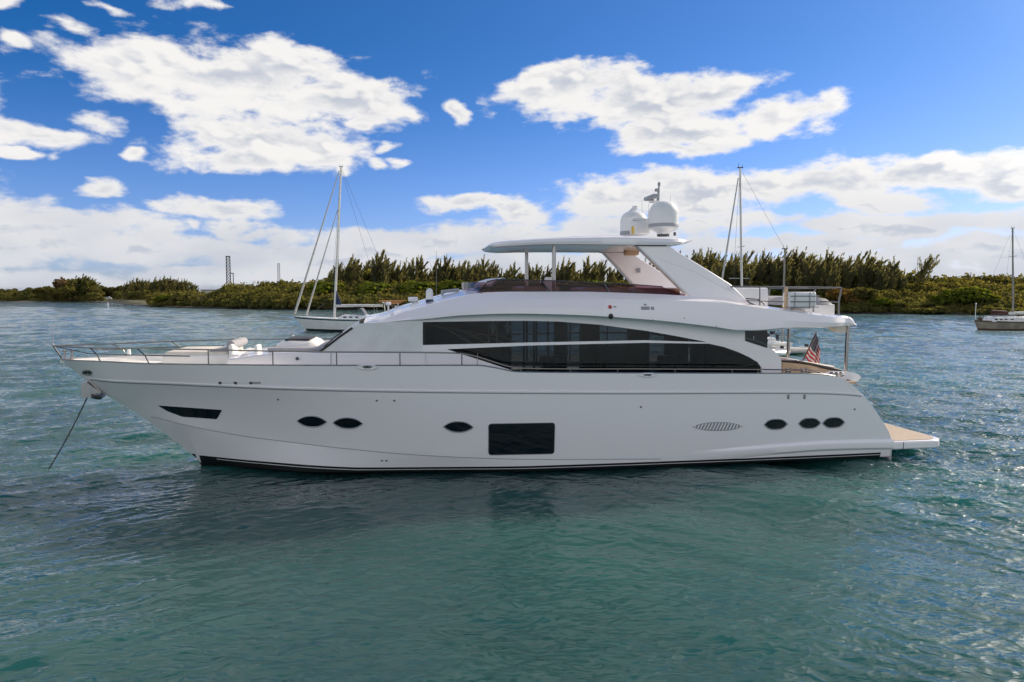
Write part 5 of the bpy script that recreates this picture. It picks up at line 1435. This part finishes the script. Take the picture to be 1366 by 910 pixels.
MB().box((0, 0, 6.6), (W_ + 1, 9, .4)).build('roof', M['boat_grey'], bd)
j0, j1 = ground(148, 408.2), ground(216, 408.8)
jt = empty('jetty', j0, math.atan2(j1.y - j0.y, j1.x - j0.x), label='low dark wooden jetty lying on the water at the end of the grassy point', cat='jetty')
Lj = (j1 - j0).length
MB().box((Lj / 2, 0, .32), (Lj, 1.6, .18)).build('deck', M['brown_dark'], jt)
for k in range(7): MB().tube([(Lj * (k + .2) / 7, -.6, -.8), (Lj * (k + .2) / 7, -.6, .45)], .14, 6).build('pile', M['brown_dark'], jt)
for i, (x, y, t) in enumerate(((144, 408.3, 403.5), (161, 407, 403.0))):
    q = ground(x, y); h = (y - t) / FPX * q.y
    po = MB().tube([(0, 0, -.5), (0, 0, h)], .14, 8).build('marker_post', [M['boat_white'], M['bark_pale']][i], None, label=['white post standing in the water off the left tip of the jetty', 'brown post standing beside the jetty, right of the white one'][i], cat='post'); po.location = q
def car(px, py, depth, label, mat):
    p = at_depth(px, HOR, depth); e = empty('parked_car', (p.x, p.y, 1.25), .2, label=label, cat='car')
    b = MB(); prof = [(-2.2, .35), (-2.2, .85), (-1.5, 1.0), (-.9, 1.5), (.8, 1.52), (1.6, 1.0), (2.2, .9), (2.25, .35)]
    b.loft([[(x, -.85, z) for x, z in prof], [(x, .85, z) for x, z in prof]]).build('body', mat, e)
    for x in (-1.35, 1.4):
        for s in (-1, 1): MB().lathe([(.32, -.1), (.34, 0), (.32, .1)], (x, .8 * s, .33), 14, 'y').build('wheel', M['black'], e)
    MB().plate([[(-1.35, 1.02), (-.85, 1.44), (.75, 1.45), (1.35, 1.02)]], -.87, .87).build('window', M['black'], e)
car(120, 396, 383, 'white car parked under the rounded tree clump on the left shore', M['boat_white'])
car(143, 395, 380, 'white car parked right of the first one, near the foot of the casuarina grove', M['boat_white'])

# ------------------------------------------------------------------ sailing boats
def sail_hull(L, beam, fb, mats, parent, stern_rake=.5, bow_rake=.16, sheer=.35, stripe=.16):
    """bow towards -x, waterline at z = 0, origin amidships"""
    def sec(t):
        w = beam / 2 * (math.sin(math.pi * min(1, t * .62 + .0) * .81) ** .75 if t > 0 else 0)
        w = beam / 2 * min(1, (1 - (1 - min(1, t / .55)) ** 2.2)) * (1 - .28 * max(0, (t - .55) / .45) ** 2)
        return w
    N = 36
    def pt(t, f, s):                                       # f: 0 waterline .. 1 sheer
        x0 = -L / 2 + L * t
        bowx = -L / 2 + L * bow_rake * (1 - f) ** 1.0; stx = L / 2 - stern_rake * (1 - f)
        x = bowx + (stx - bowx) * t
        zs = fb * (1 + sheer * (1 - t) ** 2 - .05 * math.sin(math.pi * t)); w = sec(t) * (.72 + .28 * f ** .7)
        return (x, s * w, -.25 + (zs + .25) * f)
    fr = [0, .15, .25, .5, .78, .9, 1.0]
    mb = MB()
    for s in (-1, 1): mb.grid([[pt(t, f, s) for f in fr] for t in np.linspace(0.0, 1, N)])
    mb.grid([[pt(1, f, -1) for f in fr], [pt(1, f, 1) for f in fr]])
    h = mb.build('hull', mats[0], parent, smooth=40)
    for nm, f0, f1, mt in (('sheer_stripe', .86, .95, mats[1]), ('boot_stripe', .0, .26, mats[2])):
        sb = MB()
        for s in (-1, 1): sb.grid([[(p[0], p[1] + s * .012, p[2]) for p in (pt(t, f, s) for f in np.linspace(f0, f1, 4))] for t in np.linspace(0.004, 1, N)])
        sb.build(nm, mt, h, smooth=40)
    dk = MB(); dk.grid([[pt(t, .97, -1), (pt(t, .97, 0)[0], 0, pt(t, .97, 0)[2] + .04), pt(t, .97, 1)] for t in np.linspace(0, 1, N)])
    dk.build('deck', mats[3], parent, smooth=40)
    return lambda t, f=1.0, s=0: pt(t, f, s)

def mast_rig(parent, x, zd, H, r, mat, spreaders, top_gear=True, xt=None):
    xt = x if xt is None else xt
    m = MB().tube([(x, 0, zd - .3), (xt, 0, zd + H)], [r, r * .75], 10).build('mast', mat, parent)
    for (f, w) in spreaders:
        xx = x + (xt - x) * f
        MB().tube([(xx, -w, zd + H * f + .05), (xx, 0, zd + H * f), (xx, w, zd + H * f + .05)], .03, 6).build('spreader', mat, m)
    if top_gear:
        g = MB().box((xt, 0, zd + H + .05), (.5, .12, .08)).tube([(xt - .15, 0, zd + H), (xt - .15, 0, zd + H + .4)], .02, 5).tube([(xt + .2, 0, zd + H), (xt + .2, 0, zd + H + .3)], .02, 5)
        g.build('masthead', M['dark_grey'], m)
    return m
def stays(parent, lines, r=.016, name='rigging'):
    mb = MB()
    for pts in lines: mb.tube(pts, r, 5)
    return mb.build(name, M['rope'], parent)
def pulpit(parent, pt, t0, t1, h, mat, n=8):
    mb = MB()
    for s in (-1, 1):
        P_ = [pt(t, 1, s) for t in np.linspace(t0, t1, n)]
        for z in (h, h * .5): mb.tube([(p[0], p[1] * .97, p[2] + z) for p in P_], .014, 5)
        for p in P_: mb.tube([(p[0], p[1] * .97, p[2]), (p[0], p[1] * .97, p[2] + h)], .014, 5)
    return mb.build('guard_rail', mat, parent)
def cabin(parent, x0, x1, w, z0, h, mat, ports, pm, rake=.5):
    mb = MB(); prof = [(x0, 0), (x0 + rake, h * .85), (x0 + rake * 1.6, h), (x1 - .1, h), (x1, h * .9), (x1, 0)]
    rows = []
    for s, k in ((-1, 1), (-1, .0), (1, .0), (1, 1)): pass
    rows = [[(x, y, z0 + z * kz) for (x, z) in prof] for (y, kz) in ((-w, .0), (-w * .93, .9), (-w * .7, 1.0), (0, 1.06), (w * .7, 1.0), (w * .93, .9), (w, .0))]
    mb.grid(rows); c = mb.build('cabin', mat, parent, smooth=35)
    for x in ports:
        for s in (-1, 1): MB().box((x, s * w * .975, z0 + h * .48), (.42, .05, .17), .02).build('cabin_window', pm, c)
    return c

# left sloop
q = ground(455, 440.5)
b1 = empty('sailboat', q, R(3), label='white sloop with navy sheer stripe anchored behind the yacht bow, mast against the left clouds', cat='sailboat')
s1_ = 97.0 / 94
bowx = at_depth(391, HOR, q.y).x - q.x; sternx = bowx + 15.2
L1 = sternx - bowx; off = (bowx + sternx) / 2
g1 = b1
b1.location = (q.x + off, q.y, -.1)
def px1(px, py): p = at_depth(px, py, q.y); return (p.x - (q.x + off), p.z)
pt = sail_hull(L1, 4.2, px1(400, 424)[1], (M['boat_white'], M['boat_teal'], M['boot_green'], M['boat_white']), b1, bow_rake=.14, sheer=.22)
mx, mzt = px1(451, 222)[0], px1(451, 222)[1]; zd1 = pt(.4)[2]
xm = px1(446, 420)[0]; xT = px1(452, 222)[0] + .3
m = mast_rig(b1, xm, zd1, mzt - zd1, .17, M['alu'], ((.80, .5), (.72, .8), (.42, .9)), xt=xT)
fj = MB(); a = pt(.01); fj.tube([(a[0] + .1, 0, a[2] + .3), (xT - .25, 0, mzt - .5)], [.16, .06], 8); fj.build('furled_jib', M['furled'], b1)
MB().tube([(pt(.12)[0], 0, pt(.12)[2] + .2), (xm + (xT - xm) * .72 - .2, 0, zd1 + (mzt - zd1) * .72)], [.13, .05], 8).build('furled_staysail', M['furled'], b1)
bz_ = px1(470, 408)[1]
MB().tube([(xm + .2, 0, bz_ + .1), (px1(510, 409)[0], 0, bz_ + .15)], [.20, .17], 8).build('boom_with_sail_cover', M['sail_cover'], b1)
MB().plate([[(xm + .15, bz_ + 2.8), (xm + .2, bz_), (xm + 1.1, bz_)]], -.1, .1).build('mainsail_luff_cover', M['sail_blue'], b1)
stays(b1, [[(L1 / 2 - .2, 0, pt(1)[2]), (xT, 0, mzt)], [(xm - .1, 1.9, zd1), (xm + (xT - xm) * .72, .8, zd1 + (mzt - zd1) * .72), (xT, 0, mzt)], [(xm - .1, -1.9, zd1), (xm + (xT - xm) * .72, -.8, zd1 + (mzt - zd1) * .72), (xT, 0, mzt)],
           [(px1(510, 409)[0], 0, bz_), (xT, 0, mzt - .3)], [(pt(.14)[0], .8, zd1), (xm, .2, bz_ + 2)], [(pt(.1)[0], -.5, zd1), (xm - 1, -.1, bz_ + .4)]])
pulpit(b1, pt, .02, .98, .65, M['steel'], 12)
cabin(b1, px1(452, 420)[0], px1(492, 420)[0], 1.25, zd1 - .1, .55, M['boat_white'], [px1(x, 420)[0] for x in (462, 470, 478)], M['black'])
dg = MB(); dg.grid([[(px1(476, 420)[0] + .35 * k * .9, y * 1.35, zd1 + .45 + .95 * math.sin(math.pi * (k + .6) / 4.6)) for y in np.linspace(-1, 1, 7)] for k in range(5)]); dg.build('spray_hood', M['dark_grey'], b1)
ar = MB()
for s in (-1, 1): ar.tube([(px1(502, 420)[0], 1.3 * s, zd1), (px1(500, 402)[0], 1.2 * s, px1(500, 406)[1]), (px1(524, 402)[0], 1.2 * s, px1(524, 406)[1]), (px1(526, 420)[0], 1.3 * s, zd1)], .03, 6)
ar.build('stern_arch', M['steel'], b1)
MB().tube([(px1(514, 420)[0], 0, zd1), (px1(512, 402)[0], 0, px1(512, 402)[1])], .05, 6).lathe([(.25, 0), (.25, .2), (.05, .25)], (px1(512, 402)[0], 0, px1(512, 403.5)[1]), 12).build('radar_pole', M['boat_white'], b1)
ky = MB(); kx0, kz0 = px1(505, 404); kx1, _ = px1(556, 402)
rows = []
for t in np.linspace(0, 1, 13):
    w_ = .36 * math.sin(math.pi * min(.98, max(.02, t))) ** .6; x = kx0 + (kx1 - kx0) * t * .72; z = kz0 + .16 + .25 * (2 * t - 1) ** 2
    rows.append([(x, w_ * math.cos(a), z + .26 * (w_ / .36) * math.sin(a)) for a in np.linspace(0, 2 * math.pi, 12, endpoint=False)])
kyo = ky.loft(rows).build('kayak', M['orange'], None, label='orange kayak lashed on the stern rail of the left sloop, behind the yacht roof', cat='kayak')
kyo.location = b1.location; kyo.rotation_euler = b1.rotation_euler

# ketch behind the yacht
q2 = ground(1000, 467)
b2 = empty('sailboat', q2, R(4), label='white ketch largely hidden behind the yacht, its mainmast right of the domes', cat='sailboat')
def px2(px, py): p = at_depth(px, py, q2.y); return (p.x - q2.x, p.z)
bx, sx_ = px2(955, 450)[0], px2(1049, 450)[0]; L2_ = (sx_ - bx) + 1.4
ctr = (bx + sx_) / 2 - .5
b2.location = (q2.x + ctr, q2.y, -.1)
pt2 = sail_hull(L2_, 3.2, px2(1020, 455)[1], (M['boat_white'], M['boat_white'], M['boot_green'], M['boat_white']), b2, sheer=.3)
fx = lambda px, py: (px2(px, py)[0] - ctr, px2(px, py)[1])
xm2, zt2 = fx(987, 223); zd2 = pt2(.4)[2]
mast_rig(b2, fx(987, 440)[0] + .25, zd2, zt2 - zd2, .115, M['alu'], ((.55, .75),), xt=xm2)
fj = MB().tube([(fx(965.5, 372)[0] - .9, 0, zd2 + .6), (fx(984.5, 236)[0], 0, fx(984, 236)[1])], [.12, .05], 8).build('furled_jib', M['furled'], b2)
xz, zz = fx(1048.5, 331); mast_rig(b2, xz, zd2, zz - zd2, .09, M['alu_dark'], ((.6, .4),))
stays(b2, [[(L2_ / 2, 0, zd2), (xz, 0, zz)], [(xm2, .9, zd2), (xm2, .7, zd2 + (zt2 - zd2) * .55), (xm2, 0, zt2)], [(xm2, -.9, zd2), (xm2, -.7, zd2 + (zt2 - zd2) * .55), (xm2, 0, zt2)], [(xm2, 0, zt2), (xz, 0, zz)]], .012)
MB().tube([fx(972, 370)[:1] + (0, fx(972, 370)[1]), fx(1000, 370)[:1] + (0, fx(1000, 370)[1])], .03, 6).build('spreader_bar', M['alu'], b2)
pulpit(b2, pt2, .02, .98, .65, M['steel'], 12)
cabin(b2, fx(985, 450)[0], fx(1030, 450)[0], 1.0, zd2 - .1, .5, M['boat_white'], [fx(x, 450)[0] for x in (995, 1005, 1016)], M['black'])
for (x, y, w_, h_) in ((1003, 445, .35, .4), (1012, 441, .5, .3), (1024, 447, .3, .5), (1035, 443, .35, .3), (1008, 453, .4, .35), (1041, 449, .2, .5)):
    g0 = fx(x, y); MB().box((g0[0], random.uniform(-.6, .6), g0[1]), (w_, .4, h_), .05).build('deck_gear', M['canvas_navy'], b2)
dp = MB()
for x in np.linspace(1002, 1046, 8): g0 = fx(x, 452); g1_ = fx(x, 436); dp.tube([(g0[0], random.choice((-.9, .9)), g0[1]), (g1_[0], random.choice((-.9, .9)), g1_[1])], .025, 5)
dp.build('cockpit_frame', M['steel'], b2)
# tender trailing astern of the ketch
def dinghy(px, py, L, label, mat, rz):
    p = ground(px, py); p.z = -.1; e = empty('dinghy', p, rz, label=label, cat='dinghy'); tb = MB()
    P_ = [(L / 2, -.55, .28), (L * .1, -.6, .28), (-L * .25, -.5, .32), (-L * .45, -.2, .42), (-L * .5, 0, .46), (-L * .45, .2, .42), (-L * .25, .5, .32), (L * .1, .6, .28), (L / 2, .55, .28)]
    tb.tube(P_, .22, 10).build('tube', mat, e)
    MB().box((.1, 0, .15), (L * .8, .9, .08)).build('floor', M['grey'], e)
    MB().box((L * .47, 0, .35), (.06, .95, .45)).build('transom', M['boat_white'], e)
    MB().box((L * .52, 0, .62), (.28, .28, .4), .08).tube([(L * .54, 0, .5), (L * .56, 0, -.3)], .06, 6).build('outboard', M['black'], e)
    return e
dinghy(1053, 470, 3.0, 'pale inflatable dinghy floating at the stern of the ketch, seen under the overhang', M['cushion'], R(8))
dinghy(1030, 474, 3.0, 'pale inflatable dinghy lying half behind the yacht buttress, nose to the ketch', M['boat_white'], R(40))

# weathered sailboat on the right
q3 = ground(1330, 438.5)
b3 = empty('sailboat', q3, R(6), label='weathered grey-brown cutter at the right edge of the photo', cat='sailboat')
def px3(px, py): p = at_depth(px, py, q3.y); return (p.x - q3.x, p.z)
L3 = 11.5; c3 = px3(1295, 430)[0] + L3 / 2
b3.location = (q3.x + c3, q3.y, -.1)
f3 = lambda px, py: (px3(px, py)[0] - c3, px3(px, py)[1])
pt3 = sail_hull(L3, 3.5, f3(1320, 427.5)[1], (M['boat_grey'], M['boat_brown'], M['boat_brown'], M['boat_grey']), b3, bow_rake=.06, sheer=.18, stern_rake=.4)
zd3 = pt3(.4)[2]; xm3, zt3 = f3(1350.5, 304)
mast_rig(b3, f3(1350.5, 430)[0] + .12, zd3, zt3 - zd3, .13, M['alu_dark'], ((.70, .7), (.29, .9)), xt=xm3)
stays(b3, [[(pt3(.01)[0], 0, pt3(.01)[2]), (xm3, 0, zt3)], [(xm3, 1.6, zd3), (xm3, .9, zd3 + (zt3 - zd3) * .29), (xm3, 0, zt3)], [(xm3, -1.6, zd3), (xm3, -.9, zd3 + (zt3 - zd3) * .29), (xm3, 0, zt3)], [(L3 / 2, 0, zd3), (xm3, 0, zt3)]], .010)
MB().tube([f3(1320, 414)[:1] + (0, f3(1320, 414)[1]), (xm3 - .3, 0, f3(1347, 416)[1])], [.18, .24], 8).tube([(f3(1320, 418)[0], 0, f3(1320, 418)[1]), (xm3 - .3, 0, f3(1340, 418)[1])], [.2, .22], 8).build('furled_staysail', M['sail_brown'], b3)
MB().tube([(xm3 + .2, 0, f3(1360, 417)[1]), (xm3 + 4.2, 0, f3(1360, 417)[1] + .1)], [.22, .16], 8).build('boom_with_sail_cover', M['sail_cover'], b3)
cabin(b3, f3(1313, 428)[0], f3(1380, 428)[0], 1.15, zd3 - .05, f3(1330, 421.5)[1] - zd3 + .05, M['boat_white'], [f3(x, 426)[0] for x in (1318, 1325, 1332, 1341, 1360)], M['black'])
pulpit(b3, pt3, .02, .98, .6, M['steel'], 11)
px_, pz_ = f3(1298, 405)
MB().tube([(px_, 0, zd3), (px_, 0, pz_)], .045, 6).lathe([(.10, 0), (.12, .1), (.04, .2)], (px_, 0, pz_), 10).build('bow_light_pole', M['boat_white'], b3)
for (x, w_, h_, v_) in ((1302, .35, .5, -.3), (1306, .3, .4, .3), (1358, .6, .8, -.3)):
    g0 = f3(x, 424); MB().box((g0[0], v_, g0[1]), (w_, .5, h_), .08).build('deck_gear', M['boat_brown'], b3)
